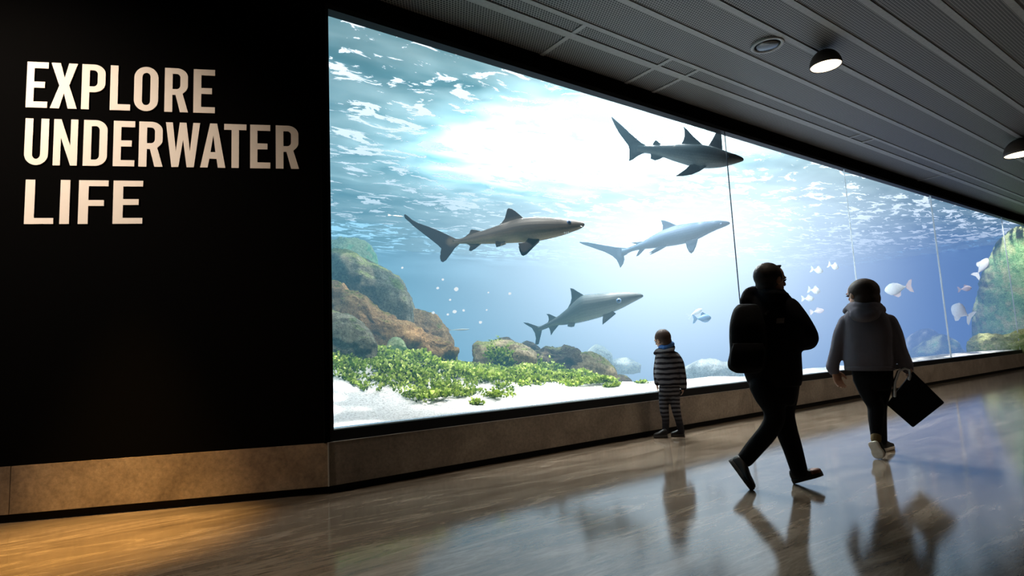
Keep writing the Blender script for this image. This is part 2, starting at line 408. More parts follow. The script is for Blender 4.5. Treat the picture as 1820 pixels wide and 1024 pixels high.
# ------------------------------------------------------------------ tank shell, sand, water
def tank_mat():
    t = MT('tank_paint'); f = t.noise(t.pos(), .6, 5)
    t.bsdf(t.mix(f, (.34, .60, .78), (.46, .72, .88)), .9, .1); return t.m
M_TANK = tank_mat()
TX0, TX1 = .02, 33.5
struct_boxes('wall_tank_back', [((TX0, TANK_Y, -2.2), (TX1, TANK_Y + .1, 6.2))], M_TANK)
struct_boxes('wall_tank_left', [((TX0 - .06, .14, -2.2), (TX0, TANK_Y, 5.6))], M_TANK)
struct_boxes('wall_tank_right', [((TX1, .13, -2.2), (TX1 + .1, TANK_Y, 5.6))], M_TANK)

def sm(t): t = max(0., min(1., t)); return t * t * (3 - 2 * t)
def hs(x, y):
    z = .545 + .92 * sm(y / 3.0) * max(0., min(1., 1 - (x - .6) / 5.3)) ** 1.15
    yd = 2.5 - 1.6 * sm((x - 4.5) / 4)
    z -= 2.3 * sm((y - yd) / 3.2) * sm((x - 1.5) / 4 + .15)
    z += .03 * noise.noise(V((x * 1.7, y * 1.7, 0))) * min(1, y)
    return z
t = MT('white_sand'); p = t.pos()
g1 = t.noise(p, 48, 5, .85); g2 = t.noise(p, 17, 6, .75); g3 = t.noise(p, 2, 3)
col = t.ramp(g1, [(.38, (.30, .28, .27)), (.47, (.84, .81, .79)), (.7, (.95, .93, .92))])
col = t.mix(t.ramp(g2, [(.5, (0, 0, 0)), (.68, (.5, .5, .5))]), col, (.42, .39, .37))
t.bsdf(col, .95, .05, normal=t.bump(t.math('MULTIPLY_ADD', g1, .5, g2), .8, .03)); M_SAND = t.m
bm = bmesh.new()
xs_ = [TX0 + .01 + 10.0 * (k / 130) for k in range(131)] + [TX0 + 10.01 + 23.45 * k / 70 for k in range(1, 71)]
ys_ = [.125 + (TANK_Y - .14) * (k / 90) ** 1.9 for k in range(91)]
gv = [[bm.verts.new((x, y, hs(x, y))) for x in xs_] for y in ys_]
for a, b in zip(gv, gv[1:]):
    for k in range(len(xs_) - 1): bm.faces.new((a[k], a[k + 1], b[k + 1], b[k]))
tag(bm_obj('sand', bm, M_SAND, None, True, False), 'white rippled sand bed sloping behind the window sill', 'sand', kind='stuff')

# water body: clear, blue with distance
t = MT('sea_water')
ab = t.n('ShaderNodeVolumeAbsorption', _Color=(.0, .0, .0, 1), _Density=.105)
wx, wy, wz = t.sep(t.n('ShaderNodeNewGeometry').outputs['Position'])   # haze and sun glow are put in as the water's own emission
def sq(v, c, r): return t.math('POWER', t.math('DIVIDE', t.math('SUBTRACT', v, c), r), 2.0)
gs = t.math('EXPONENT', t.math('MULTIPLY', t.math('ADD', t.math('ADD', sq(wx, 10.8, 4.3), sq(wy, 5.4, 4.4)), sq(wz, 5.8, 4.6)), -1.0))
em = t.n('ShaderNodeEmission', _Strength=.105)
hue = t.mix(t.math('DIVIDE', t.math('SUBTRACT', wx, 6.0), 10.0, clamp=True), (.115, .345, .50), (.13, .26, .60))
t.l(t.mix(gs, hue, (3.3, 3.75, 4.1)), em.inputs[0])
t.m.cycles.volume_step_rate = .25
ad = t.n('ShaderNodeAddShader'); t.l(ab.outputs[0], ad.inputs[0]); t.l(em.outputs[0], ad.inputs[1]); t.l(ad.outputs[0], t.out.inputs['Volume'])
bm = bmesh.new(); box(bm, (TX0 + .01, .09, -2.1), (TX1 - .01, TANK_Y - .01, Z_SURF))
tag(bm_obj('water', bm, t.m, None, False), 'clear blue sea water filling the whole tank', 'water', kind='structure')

# water surface seen from below
t = MT('water_surface'); p = t.pos((.62, 1.25, 1), (0, 0, radians(10)))
warp = t.noise(p, .8, 3)
pp = t.n('ShaderNodeVectorMath', operation='ADD'); t.l(p, pp.inputs[0])
cv = t.n('ShaderNodeCombineXYZ'); t.l(warp, cv.inputs[0]); t.l(t.math('MULTIPLY', warp, .6), cv.inputs[1]); t.l(cv.outputs[0], pp.inputs[1])
n1 = t.noise(pp.outputs[0], 2.6, 9, .58, .5); n2 = t.noise(pp.outputs[0], 1.1, 3, .5)
big = t.noise(t.pos((.4, .4, 1)), .8, 2)
n3 = t.noise(pp.outputs[0], 9.0, 5, .6)
fac = t.math('ADD', t.math('MULTIPLY_ADD', n3, .22, -.11), t.math('ADD', n1, t.math('MULTIPLY_ADD', big, .34, -.155)))
mask = t.ramp(fac, [(.565, (0, 0, 0)), (.59, (1, 1, 1))])
tl = t.n('ShaderNodeBsdfTranslucent'); t.l(t.ramp(n2, [(.3, (.014, .032, .037)), (.65, (.052, .076, .082))]), tl.inputs[0])
df = t.n('ShaderNodeBsdfDiffuse', _Color=(.12, .32, .42, 1)); m0 = t.n('ShaderNodeMixShader', _Fac=.25)
t.l(tl.outputs[0], m0.inputs[1]); t.l(df.outputs[0], m0.inputs[2])
tp = t.n('ShaderNodeBsdfTransparent', _Color=(1, 1, 1, 1)); mx = t.n('ShaderNodeMixShader')
t.l(mask, mx.inputs[0]); t.l(m0.outputs[0], mx.inputs[1]); t.l(tp.outputs[0], mx.inputs[2]); t.l(mx.outputs[0], t.out.inputs[0])
M_SURF = t.m
bm = bmesh.new()
def wave(x, y): return .05 * noise.noise(V((x * .9, y * 1.6, 3))) + .03 * noise.noise(V((x * 2.3, y * 3.6, 9)))
gv = [[bm.verts.new((x, y, Z_SURF + .02 + wave(x, y))) for x in [TX0 + (TX1 - TX0) * k / 330 for k in range(331)]] for y in [.14 + (TANK_Y - .14) * (k / 90) ** 1.4 for k in range(91)]]
for a, b in zip(gv, gv[1:]):
    for k in range(330): bm.faces.new((a[k], a[k + 1], b[k + 1], b[k]))
tag(bm_obj('water_surface', bm, M_SURF, None, True, False), 'rippled bright water surface seen from below', 'water surface', kind='structure')

# ------------------------------------------------------------------ rocks
def rock_mat(name, dark, mid, top, moss=None, moss_amt=.0):
    t = MT(name); p = t.pos(); f = t.noise(p, 3.2, 9, .66, .5); g = t.noise(p, 24, 6, .75); vv = t.noise(p, 70, 3, .7)
    col = t.ramp(f, [(.28, dark), (.5, mid), (.7, top)])
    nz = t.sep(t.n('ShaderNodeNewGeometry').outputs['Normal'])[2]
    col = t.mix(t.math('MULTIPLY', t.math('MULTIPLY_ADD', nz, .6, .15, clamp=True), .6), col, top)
    if moss:
        k = t.ramp(t.math('MULTIPLY_ADD', nz, .25, t.noise(p, 2.1, 6, .7)), [(.62 - moss_amt, (0, 0, 0)), (.74 - moss_amt, (1, 1, 1))])
        col = t.mix(k, col, t.mix(g, tuple(x * .4 for x in moss), tuple(min(1, x * 1.5) for x in moss)))
    col = t.mix(.75, col, t.ramp(g, [(.3, (.12, .12, .12)), (.68, (.9, .9, .9))]), 'OVERLAY')
    t.bsdf(col, .9, .12, normal=t.bump(t.math('MULTIPLY_ADD', vv, .4, t.math('ADD', g, f)), 1.0, .16)); return t.m
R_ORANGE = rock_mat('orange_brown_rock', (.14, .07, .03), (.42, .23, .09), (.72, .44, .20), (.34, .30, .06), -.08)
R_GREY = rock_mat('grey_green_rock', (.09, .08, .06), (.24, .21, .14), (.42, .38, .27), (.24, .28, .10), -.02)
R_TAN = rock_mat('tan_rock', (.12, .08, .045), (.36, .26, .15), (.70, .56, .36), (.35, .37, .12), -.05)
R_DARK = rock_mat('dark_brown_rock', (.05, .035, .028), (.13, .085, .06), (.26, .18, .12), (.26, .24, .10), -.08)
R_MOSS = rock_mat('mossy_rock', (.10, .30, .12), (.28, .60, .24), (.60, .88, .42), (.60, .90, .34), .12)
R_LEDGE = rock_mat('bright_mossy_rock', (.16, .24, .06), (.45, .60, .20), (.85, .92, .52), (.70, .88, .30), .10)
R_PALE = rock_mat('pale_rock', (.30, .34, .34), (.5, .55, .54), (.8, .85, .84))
def rock(name, st, yd, mat, label, depth=.8, rough=.10, seed=0, group=None, cat='rock', sub=3, tilt=0.):
    """st: (px, top, bottom) along the rock as seen from the hall"""
    mid = st[len(st) // 2]
    fr = Frame(on_y(mid[0], (mid[1] + mid[2]) / 2, yd))
    s = spline(st, 4); L = (fr.q(st[-1][0], 500) - fr.q(st[0][0], 500)).length
    bm = bmesh.new(); rings = []; n = 28
    for i, (x, a, b) in enumerate(s):
        k = i / (len(s) - 1); e = sqrt(max(.02, 1 - (2 * k - 1) ** 4))
        hw = max((b - a) * fr.u / 2, .02); top, bot = fr.q(x, a), fr.q(x, b); c = (top + bot) / 2
        d = min(depth, max(hw * 1.4, depth * .6)) * e
        rings.append(ring(c, fr.n * d + V((0, 0, tilt * d)), (top - bot) / 2, n, 2.6))
    loft(bm, rings)
    bmesh.ops.subdivide_edges(bm, edges=bm.edges[:], cuts=1, use_grid_fill=True)
    if sub > 2: bmesh.ops.subdivide_edges(bm, edges=bm.edges[:], cuts=1, use_grid_fill=True)
    bm.normal_update()
    amp = rough * min(L, 1.5)
    for v in bm.verts:
        p = v.co * (1.6 / min(L, 1.5)) + V((seed * 7.3, 0, 0))
        r1 = noise.fractal(p, 1.0, 2.0, 5); r2 = abs(noise.noise(p * 2.3)) 
        r3 = noise.fractal(p * 5.0, .9, 2.1, 4); r4 = abs(noise.noise(p * 1.1 + V((3, 1, 5))))
        v.co += v.normal * amp * (r1 * .9 - r2 * .7 + r3 * .32 - max(0, .12 - r4) * 3.0)
    o = bm_obj(name, bm, mat); base = V((fr.a.x, fr.a.y, min(v.co.z for v in o.data.vertices)))
    base_origin(o, base); return tag(o, label, cat, group)

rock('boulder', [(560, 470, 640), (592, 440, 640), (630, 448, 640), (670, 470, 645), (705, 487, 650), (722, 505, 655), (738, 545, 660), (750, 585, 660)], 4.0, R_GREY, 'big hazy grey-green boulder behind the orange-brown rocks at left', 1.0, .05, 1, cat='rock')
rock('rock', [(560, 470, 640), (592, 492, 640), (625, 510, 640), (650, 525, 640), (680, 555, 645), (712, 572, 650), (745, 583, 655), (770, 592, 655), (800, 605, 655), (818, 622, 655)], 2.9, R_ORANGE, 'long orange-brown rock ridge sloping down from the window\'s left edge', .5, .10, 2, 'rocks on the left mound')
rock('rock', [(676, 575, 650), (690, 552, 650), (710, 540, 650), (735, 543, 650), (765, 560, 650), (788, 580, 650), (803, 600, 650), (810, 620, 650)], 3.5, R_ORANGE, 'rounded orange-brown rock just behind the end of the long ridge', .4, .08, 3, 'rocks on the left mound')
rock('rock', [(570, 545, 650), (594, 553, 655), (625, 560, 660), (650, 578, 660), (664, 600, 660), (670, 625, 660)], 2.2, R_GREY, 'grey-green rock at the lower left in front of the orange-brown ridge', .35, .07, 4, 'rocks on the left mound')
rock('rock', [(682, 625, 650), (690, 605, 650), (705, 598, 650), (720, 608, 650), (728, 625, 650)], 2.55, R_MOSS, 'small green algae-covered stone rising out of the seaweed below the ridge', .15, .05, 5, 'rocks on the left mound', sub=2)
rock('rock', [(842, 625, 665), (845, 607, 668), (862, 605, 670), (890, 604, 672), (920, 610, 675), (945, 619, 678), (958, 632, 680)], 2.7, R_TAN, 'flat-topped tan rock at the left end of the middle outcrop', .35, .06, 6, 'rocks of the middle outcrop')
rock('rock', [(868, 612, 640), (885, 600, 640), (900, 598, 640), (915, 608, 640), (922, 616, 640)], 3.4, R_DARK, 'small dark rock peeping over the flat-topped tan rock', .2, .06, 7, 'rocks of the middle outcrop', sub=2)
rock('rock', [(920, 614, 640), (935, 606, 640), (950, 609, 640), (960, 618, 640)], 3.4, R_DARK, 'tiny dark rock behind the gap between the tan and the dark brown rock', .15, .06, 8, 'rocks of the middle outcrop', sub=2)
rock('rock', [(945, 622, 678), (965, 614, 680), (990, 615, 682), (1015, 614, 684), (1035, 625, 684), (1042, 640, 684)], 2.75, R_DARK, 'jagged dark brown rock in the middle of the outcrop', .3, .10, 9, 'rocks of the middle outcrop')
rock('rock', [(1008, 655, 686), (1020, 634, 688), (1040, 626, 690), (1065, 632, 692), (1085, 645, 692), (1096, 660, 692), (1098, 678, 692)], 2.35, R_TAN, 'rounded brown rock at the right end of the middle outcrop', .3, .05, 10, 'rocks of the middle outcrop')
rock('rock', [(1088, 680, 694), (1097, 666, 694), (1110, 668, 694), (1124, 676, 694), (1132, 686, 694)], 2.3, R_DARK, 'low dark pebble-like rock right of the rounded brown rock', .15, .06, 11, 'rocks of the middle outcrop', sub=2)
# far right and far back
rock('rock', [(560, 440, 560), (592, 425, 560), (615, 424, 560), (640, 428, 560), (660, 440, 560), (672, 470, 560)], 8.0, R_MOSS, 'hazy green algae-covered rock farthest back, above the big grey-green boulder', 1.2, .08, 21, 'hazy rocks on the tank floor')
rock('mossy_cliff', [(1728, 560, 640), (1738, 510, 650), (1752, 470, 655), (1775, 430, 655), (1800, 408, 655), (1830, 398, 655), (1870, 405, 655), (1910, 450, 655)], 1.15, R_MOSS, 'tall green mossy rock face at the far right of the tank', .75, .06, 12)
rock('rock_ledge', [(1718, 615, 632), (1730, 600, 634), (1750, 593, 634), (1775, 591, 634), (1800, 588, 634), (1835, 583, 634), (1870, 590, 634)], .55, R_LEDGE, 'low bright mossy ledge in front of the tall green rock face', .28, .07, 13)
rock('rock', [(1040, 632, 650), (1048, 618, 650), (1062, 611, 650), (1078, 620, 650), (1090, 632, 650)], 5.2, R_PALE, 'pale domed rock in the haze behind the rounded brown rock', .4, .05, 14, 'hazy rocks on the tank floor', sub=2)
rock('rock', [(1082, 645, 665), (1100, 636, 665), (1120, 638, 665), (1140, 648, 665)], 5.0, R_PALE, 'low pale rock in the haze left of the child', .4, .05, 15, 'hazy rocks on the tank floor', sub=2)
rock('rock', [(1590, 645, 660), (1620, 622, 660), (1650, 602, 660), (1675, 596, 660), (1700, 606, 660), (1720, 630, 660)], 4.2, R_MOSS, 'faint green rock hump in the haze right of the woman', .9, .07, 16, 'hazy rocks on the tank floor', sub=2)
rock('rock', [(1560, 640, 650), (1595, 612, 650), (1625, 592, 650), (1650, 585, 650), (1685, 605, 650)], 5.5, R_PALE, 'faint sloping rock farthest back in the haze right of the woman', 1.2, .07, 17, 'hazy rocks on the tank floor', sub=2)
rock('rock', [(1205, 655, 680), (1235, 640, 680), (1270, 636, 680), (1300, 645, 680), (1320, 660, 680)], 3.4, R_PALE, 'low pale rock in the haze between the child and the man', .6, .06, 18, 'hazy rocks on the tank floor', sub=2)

# ------------------------------------------------------------------ seaweed
def in_poly(x, y, P):
    c = False; j = len(P) - 1
    for i in range(len(P)):
        if (P[i][1] > y) != (P[j][1] > y) and x < (P[j][0] - P[i][0]) * (y - P[i][1]) / (P[j][1] - P[i][1]) + P[i][0]: c = not c
        j = i
    return c
def weed_mat():
    t = MT('green_seaweed'); at = t.n('ShaderNodeAttribute', attribute_name='tone')
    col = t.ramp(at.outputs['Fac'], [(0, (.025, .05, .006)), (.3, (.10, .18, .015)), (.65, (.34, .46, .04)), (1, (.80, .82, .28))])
    p = t.bsdf(col, .6, .2); tl = t.n('ShaderNodeBsdfTranslucent'); t.l(col, tl.inputs[0]); mx = t.n('ShaderNodeMixShader', _Fac=.2)
    t.l(p.outputs[0], mx.inputs[1]); t.l(tl.outputs[0], mx.inputs[2]); t.l(mx.outputs[0], t.out.inputs[0]); return t.m
M_WEED = weed_mat()
def leaves(vs, fs, tone, c, size, n, rnd, root=None):
    """a sprig: short stems with crinkled leaflets"""
    for _ in range(n):
        a = rnd.uniform(0, 2 * pi); el = rnd.uniform(.15, 1.25)
        d = V((cos(a) * cos(el), sin(a) * cos(el), sin(el))); side = d.cross(V((rnd.uniform(-1, 1), rnd.uniform(-1, 1), rnd.uniform(-.2, 1)))).normalized()
        nn = side.cross(d)
        o = c + V((rnd.gauss(0, size * .45), rnd.gauss(0, size * .45), rnd.uniform(0, size * .9)))
        L = size * rnd.uniform(.45, 1.0); w = L * rnd.uniform(.28, .45); cu = rnd.uniform(-.25, .25) * L
        i = len(vs)
        vs += [o, o + d * L * .35 + side * w, o + d * L * .35 - side * w + nn * cu * .4, o + d * L * .75 + side * w * .8 + nn * cu, o + d * L * .75 - side * w * .8 + nn * cu * .6, o + d * L + nn * cu * 1.6]
        fs += [(i, i + 1, i + 3, i + 5), (i, i + 5, i + 4, i + 2)]
        if root is not None: fs.append((root, i, i + 1))
        tn = max(0, min(1, rnd.gauss(.52, .24) + (o.z - c.z) / size * .55 - .25)); tone += [tn * .6, tn, tn * .9, tn, tn, min(1, tn * 1.2)]  # shade between leaves put into the tone: lower ones darker
def weed_obj(name, spots, label, cat, kind=None, group=None, n=7, seed=1):
    rnd = random.Random(seed); vs, fs, tone = [], [], []
    root = None
    if kind is None: vs.append(spots[0][0]); tone.append(.2); root = 0
    for c, s in spots: leaves(vs, fs, tone, c, s, n, rnd, root)
    me = bpy.data.meshes.new(name); me.from_pydata(vs, [], fs); at = me.attributes.new('tone', 'FLOAT', 'POINT')
    at.data.foreach_set('value', tone)
    o = link(name, me, M_WEED); c = V((0, 0, 0))
    for q, _ in spots: c += q
    c /= len(spots); c.z = min(q.z for q, _ in spots); base_origin(o, c); return tag(o, label, cat, group, kind)
P_MAIN = [(440, 612), (640, 612), (668, 598), (690, 612), (720, 622), (760, 622), (800, 612), (826, 622), (850, 640), (880, 632), (912, 622), (945, 622), (985, 640), (1012, 660), (1045, 672), (1070, 676), (1098, 686), (1050, 691), (1010, 692), (970, 690), (935, 690), (905, 696), (925, 712), (880, 716), (850, 706), (835, 712), (800, 712), (785, 724), (755, 726), (720, 712), (690, 695), (668, 690), (690, 702), (655, 706), (630, 690), (600, 676), (440, 660)]
GAPS = [(688, 705, 663, 672, 1), (720, 695, 30, 7, 0), (655, 668, 14, 8, 0), (860, 690, 22, 7, 0), (905, 684, 20, 5, 0), (820, 700, 12, 5, 0), (980, 683, 18, 4, 0)]
rnd = random.Random(3); spots = []; tries = 0
while len(spots) < 9500 and tries < 700000:
    tries += 1
    x, y = rnd.uniform(.14, 7.2), rnd.uniform(.15, 3.6); q = V((x, y, hs(x, y))); px, py = proj(q)
    if not in_poly(px, py + 4, P_MAIN): continue
    if any(g[4] == 0 and ((px - g[0]) / g[2]) ** 2 + ((py - g[1]) / g[3]) ** 2 < 1 for g in GAPS) and rnd.random() < .9: continue
    dn = noise.noise(q * 2.2)
    if dn < -.28 and rnd.random() < .75: continue
    if noise.noise(q * 6.0) < -.3 and rnd.random() < .6: continue
    spots.append((q + V((0, 0, .09 * max(0, dn + .1) - .005)), rnd.uniform(.032, .062) * (1.0 + .6 * max(0, dn))))
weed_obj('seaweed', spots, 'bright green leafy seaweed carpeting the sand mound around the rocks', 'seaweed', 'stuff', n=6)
# algae over the faces of the middle outcrop
sp2 = []
for _ in range(650):
    px = rnd.uniform(868, 1000); py = 632 + (px - 868) * .28 + rnd.gauss(0, 9); q = on_y(px, py, 2.35)
    z = hs(q.x, q.y); q.z = max(q.z, z); sp2.append((q, rnd.uniform(.035, .065)))
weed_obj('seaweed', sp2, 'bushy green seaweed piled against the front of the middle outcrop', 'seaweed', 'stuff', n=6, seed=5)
def tuft(px, py, r, n, label, seed):
    rr = random.Random(seed); d = ray(px, py); k = (.13 - CAM.y) / d.y; c = CAM + d * k
    while c.y < 5 and c.z > hs(c.x, c.y): k += .01; c = CAM + d * k
    w = r * (c - CAM).length / F_PX
    sp = [(V((c.x + rr.gauss(0, w * .5), c.y + rr.gauss(0, w * .35), 0)), rr.uniform(.03, .055)) for _ in range(n * 2)]
    sp = [(V((q.x, q.y, hs(q.x, q.y))), s) for q, s in sp]
    weed_obj('seaweed_tuft', sp, label, 'seaweed', None, 'loose tufts of seaweed on the sand', 7, seed)
tuft(1118, 676, 22, 14, 'sparse seaweed tuft right of the rounded brown rock', 11)
tuft(1090, 688, 18, 12, 'small seaweed tuft on the sand below the rounded brown rock', 12)
tuft(845, 719, 14, 8, 'little seaweed tuft at the lowest edge of the carpet, on bare sand', 13)
tuft(1140, 682, 18, 7, 'last thin seaweed sprig on the sand left of the child', 14)

# ------------------------------------------------------------------ sharks
def shark_mat(name, back, belly, fin, cut=0.0, soft=.5):
    t = MT(name); g = t.n('ShaderNodeNewGeometry'); nz = t.sep(g.outputs['Normal'])[2]
    p = t.coord(); f = t.noise(p, 5, 6, .6)
    k = t.math('ADD', t.math('MULTIPLY', t.math('SUBTRACT', nz, cut), 1 / soft), t.math('MULTIPLY_ADD', f, .5, .25), clamp=True)
    col = t.mix(k, belly, back)
    at = t.n('ShaderNodeAttribute', attribute_name='fin'); col = t.mix(at.outputs['Fac'], col, fin)
    sp = t.noise(p, 60, 3); col = t.mix(.25, col, t.ramp(sp, [(.35, (.3, .3, .3)), (.65, (.7, .7, .7))]), 'OVERLAY')
    t.bsdf(col, .55, .25, normal=t.bump(sp, .08, .01)); return t.m
M_EYE_W = flat('eye_ring', (.16, .21, .26), .35, .3); M_EYE_B = flat('eye_pupil', (.006, .008, .02), .15, .6); M_EYE_I = flat('eye_iris', (.09, .16, .34), .25, .6)
M_GILL = flat('pale_mark', (.75, .78, .78), .6)
def fin_solid(bm, P, roots, spread, thick):
    """closed thin solid from a traced outline; P already 3-D points (front plane), spread = offset vectors per point"""
    a = [bm.verts.new(p + o + thick) for p, o in zip(P, spread)]; b = [bm.verts.new(p + o - thick) for p, o in zip(P, spread)]
    n = len(P); fs = []
    f1 = bm.faces.new(a); f2 = bm.faces.new(b[::-1]); 
    for i in range(n): bm.faces.new((a[i], b[i], b[(i + 1) % n], a[(i + 1) % n]))
    bmesh.ops.triangulate(bm, faces=[f1, f2])
def shark(z, ox, oy, yd, stations, fins, pairs, mat, label, eye=None, width=.9, voxel=.012, extra=None, group='sharks swimming behind the window'):
    X = lambda x, y: (ox + x / z, oy + y / z)
    mx_, my_ = X(*[(stations[0][0] + stations[-1][0]) / 2, (stations[len(stations) // 2][1] + stations[len(stations) // 2][2]) / 2])
    fr = Frame(on_y(mx_, my_, yd))
    P = lambda x, y, w=0: fr.q(*X(x, y), w)
    u = fr.u / z
    st = spline(sorted(stations), 5)
    bm = bmesh.new(); rings = []
    for x, a, b in st:
        top, bot = P(x, a), P(x, b); hh = (b - a) / 2 * u
        k = width * (1.0 if x < stations[0][0] else 1)
        rings.append(ring((top + bot) / 2, fr.n * hh * width, (top - bot) / 2, 24, 2.0))
    loft(bm, rings)
    tk = fr.n * (1.5 * fr.u)
    for poly, root in fins:       # unpaired: in the body's mid plane
        fin_solid(bm, [P(x, y) for x, y in poly], root, [V((0, 0, 0))] * len(poly), tk)
    for poly, (rx, ry), k, both in pairs:   # paired: splayed outwards, towards the viewer and mirrored
        for sgn in ((-1, 1) if both else (k and math.copysign(1, k),)):
            sp = [fr.n * (sgn * (abs(k) * sqrt((x - rx) ** 2 + (y - ry) ** 2) * u + .03)) for x, y in poly]
            fin_solid(bm, [P(x, y) for x, y in poly], None, sp, tk)
    inv = {}
    body = [((P(x, a)), (P(x, b))) for x, a, b in st]
    def post(me):
        at = me.attributes.new('fin', 'FLOAT', 'POINT'); vals = []
        for v in me.vertices:
            rel = (v.co - fr.a).dot(fr.r); best = min(range(len(body)), key=lambda i: abs((body[i][0] - fr.a).dot(fr.r) - rel))
            t_, b_ = body[best]; c = (t_.z + b_.z) / 2; hh = max((t_.z - b_.z) / 2, .012); dx = abs((t_ - fr.a).dot(fr.r) - rel)
            e = max(abs(v.co.z - c) / hh - 1.0, 0) * hh + max(0, dx - .06)
            vals.append(max(0., min(1., e / .06)))
        at.data.foreach_set('value', vals)
    root = empty('shark', V((fr.a.x, fr.a.y, fr.a.z)), label, 'shark', group)
    blob('shark_body', bm, .62 * fr.u, mat, root, 2, post)
    if eye:
        ex, ey, er = eye; i = min(range(len(st)), key=lambda i: abs(st[i][0] - ex)); x, a, b = st[i]
        hh = (b - a) / 2; v_ = ((a + b) / 2 - ey) / hh; wd = hh * width * sqrt(max(0, 1 - v_ * v_)) * u
        c = P(ex, ey, -wd); r = er * u
        out = (-fr.n + V((0, 0, .12 * v_))).normalized(); c = P(ex, ey, -wd - .25 * r); sd, up = fr.r, out.cross(fr.r)
        bm = bmesh.new(); ell(bm, c, sd * r, out * r * .5, up * r, 2); eb = bm_obj('eye', bm, M_EYE_W, root)
        bm = bmesh.new(); ell(bm, c + out * r * .30, sd * r * .80, out * r * .28, up * r * .80, 2); bm_obj('iris', bm, M_EYE_I, eb)
        bm = bmesh.new(); ell(bm, c + out * r * .44, sd * r * .54, out * r * .20, up * r * .54, 2); bm_obj('pupil', bm, M_EYE_B, eb)
    if extra:
        for (x0, y0), (x1, y1), rr in extra:
            bm = bmesh.new()
            i = min(range(len(st)), key=lambda i: abs(st[i][0] - x0)); x, a, b = st[i]; hh = (b - a) / 2
            v_ = max(-.98, min(.98, ((a + b) / 2 - y0) / hh)); wd = hh * width * sqrt(1 - v_ * v_) * u
            tube(bm, [(P(x0, y0, -wd), rr * u), (P(x1, y1, -wd), rr * u)], 8)
            bm_obj('snout_mark', bm, M_GILL, root)
    return root
S_A = shark_mat('brown_grey_shark_skin', (.034, .028, .024), (.24, .19, .135), (.012, .012, .016), -.22, .55)
shark(3.6575, 680, 340, 1.1,
    [(1313, 212, 222), (1300, 203, 236), (1270, 195, 252), (1235, 189, 264), (1180, 182, 284), (1100, 173, 305), (1000, 169, 325), (900, 178, 333), (800, 205, 338), (700, 240, 342), (620, 268, 342), (550, 294, 341), (500, 310, 341), (460, 316, 338)],
    [([(505, 310), (478, 309), (440, 292), (370, 258), (290, 228), (230, 207), (195, 188), (160, 158), (147, 150), (139, 155), (146, 176), (180, 205), (200, 225), (260, 272), (320, 318), (360, 350), (382, 372), (377, 400), (375, 440), (380, 456), (392, 461), (412, 449), (440, 412), (470, 368), (505, 338)], 0),
     ([(752, 225), (775, 204), (793, 180), (803, 145), (810, 117), (820, 110), (840, 114), (870, 135), (915, 174), (900, 200), (800, 225)], 0),
     ([(520, 306), (545, 290), (565, 272), (572, 253), (580, 249), (605, 252), (650, 262), (620, 285), (560, 300)], 0),
     ([(535, 336), (560, 348), (570, 358), (561, 385), (575, 389), (600, 375), (640, 344), (600, 330)], 0)],
    [([(1000, 294), (950, 312), (925, 340), (900, 346), (883, 347), (890, 378), (903, 405), (915, 410), (935, 402), (985, 355), (1020, 325)], (1010, 305), .35, True),
     ([(735, 336), (735, 350), (738, 358), (768, 352), (805, 338), (770, 330)], (770, 330), .4, True)],
    S_A, 'brown-grey shark with a dark upturned tail, nearest the glass above the left rocks', (1211, 200, 16), .85, .011,
    [((1183, 265), (1183, 277), 1.6), ((1194, 263), (1194, 276), 1.6), ((1206, 262), (1206, 274), 1.6), ((1178, 270), (1210, 267), 1.3), ((1288, 228), (1296, 230), 3.0)])
S_B = shark_mat('pale_blue_grey_shark_skin', (.045, .07, .11), (.09, .12, .16), (.03, .055, .09), -.2, .8)
shark(3.5306, 1000, 190, 2.6,
    [(1051, 728, 733), (1040, 720, 741), (1010, 715, 755), (960, 714, 775), (900, 719, 804), (850, 724, 830), (780, 734, 854), (720, 745, 867), (650, 768, 877), (600, 790, 884), (550, 818, 889), (500, 848, 894), (440, 873, 906), (400, 888, 924), (370, 892, 935)],
    [([(410, 888), (330, 882), (250, 867), (160, 851), (107, 847), (105, 851), (125, 862), (180, 881), (260, 908), (310, 933), (338, 958), (352, 985), (362, 1011), (380, 985), (388, 958), (384, 935), (405, 925)], 0),
     ([(615, 792), (628, 770), (629, 745), (622, 722), (616, 711), (640, 714), (670, 724), (718, 746), (690, 775)], 0),
     ([(430, 853), (462, 850), (500, 845), (490, 870), (468, 862)], 0),
     ([(490, 888), (475, 908), (461, 939), (475, 934), (492, 918), (520, 888)], 0)],
    [([(772, 850), (780, 880), (795, 907), (808, 915), (822, 903), (838, 870), (850, 826)], (810, 840), .35, True),
     ([(600, 880), (575, 898), (542, 924), (565, 917), (600, 902), (650, 874)], (620, 876), .3, True)],
    S_B, 'pale blue-grey shark in the bright haze, right of the brown-grey shark', (995, 733, 6), .8, .016)
S_C = shark_mat('blue_grey_shark_skin', (.075, .082, .09), (.17, .185, .19), (.05, .052, .062), -.3, .7)
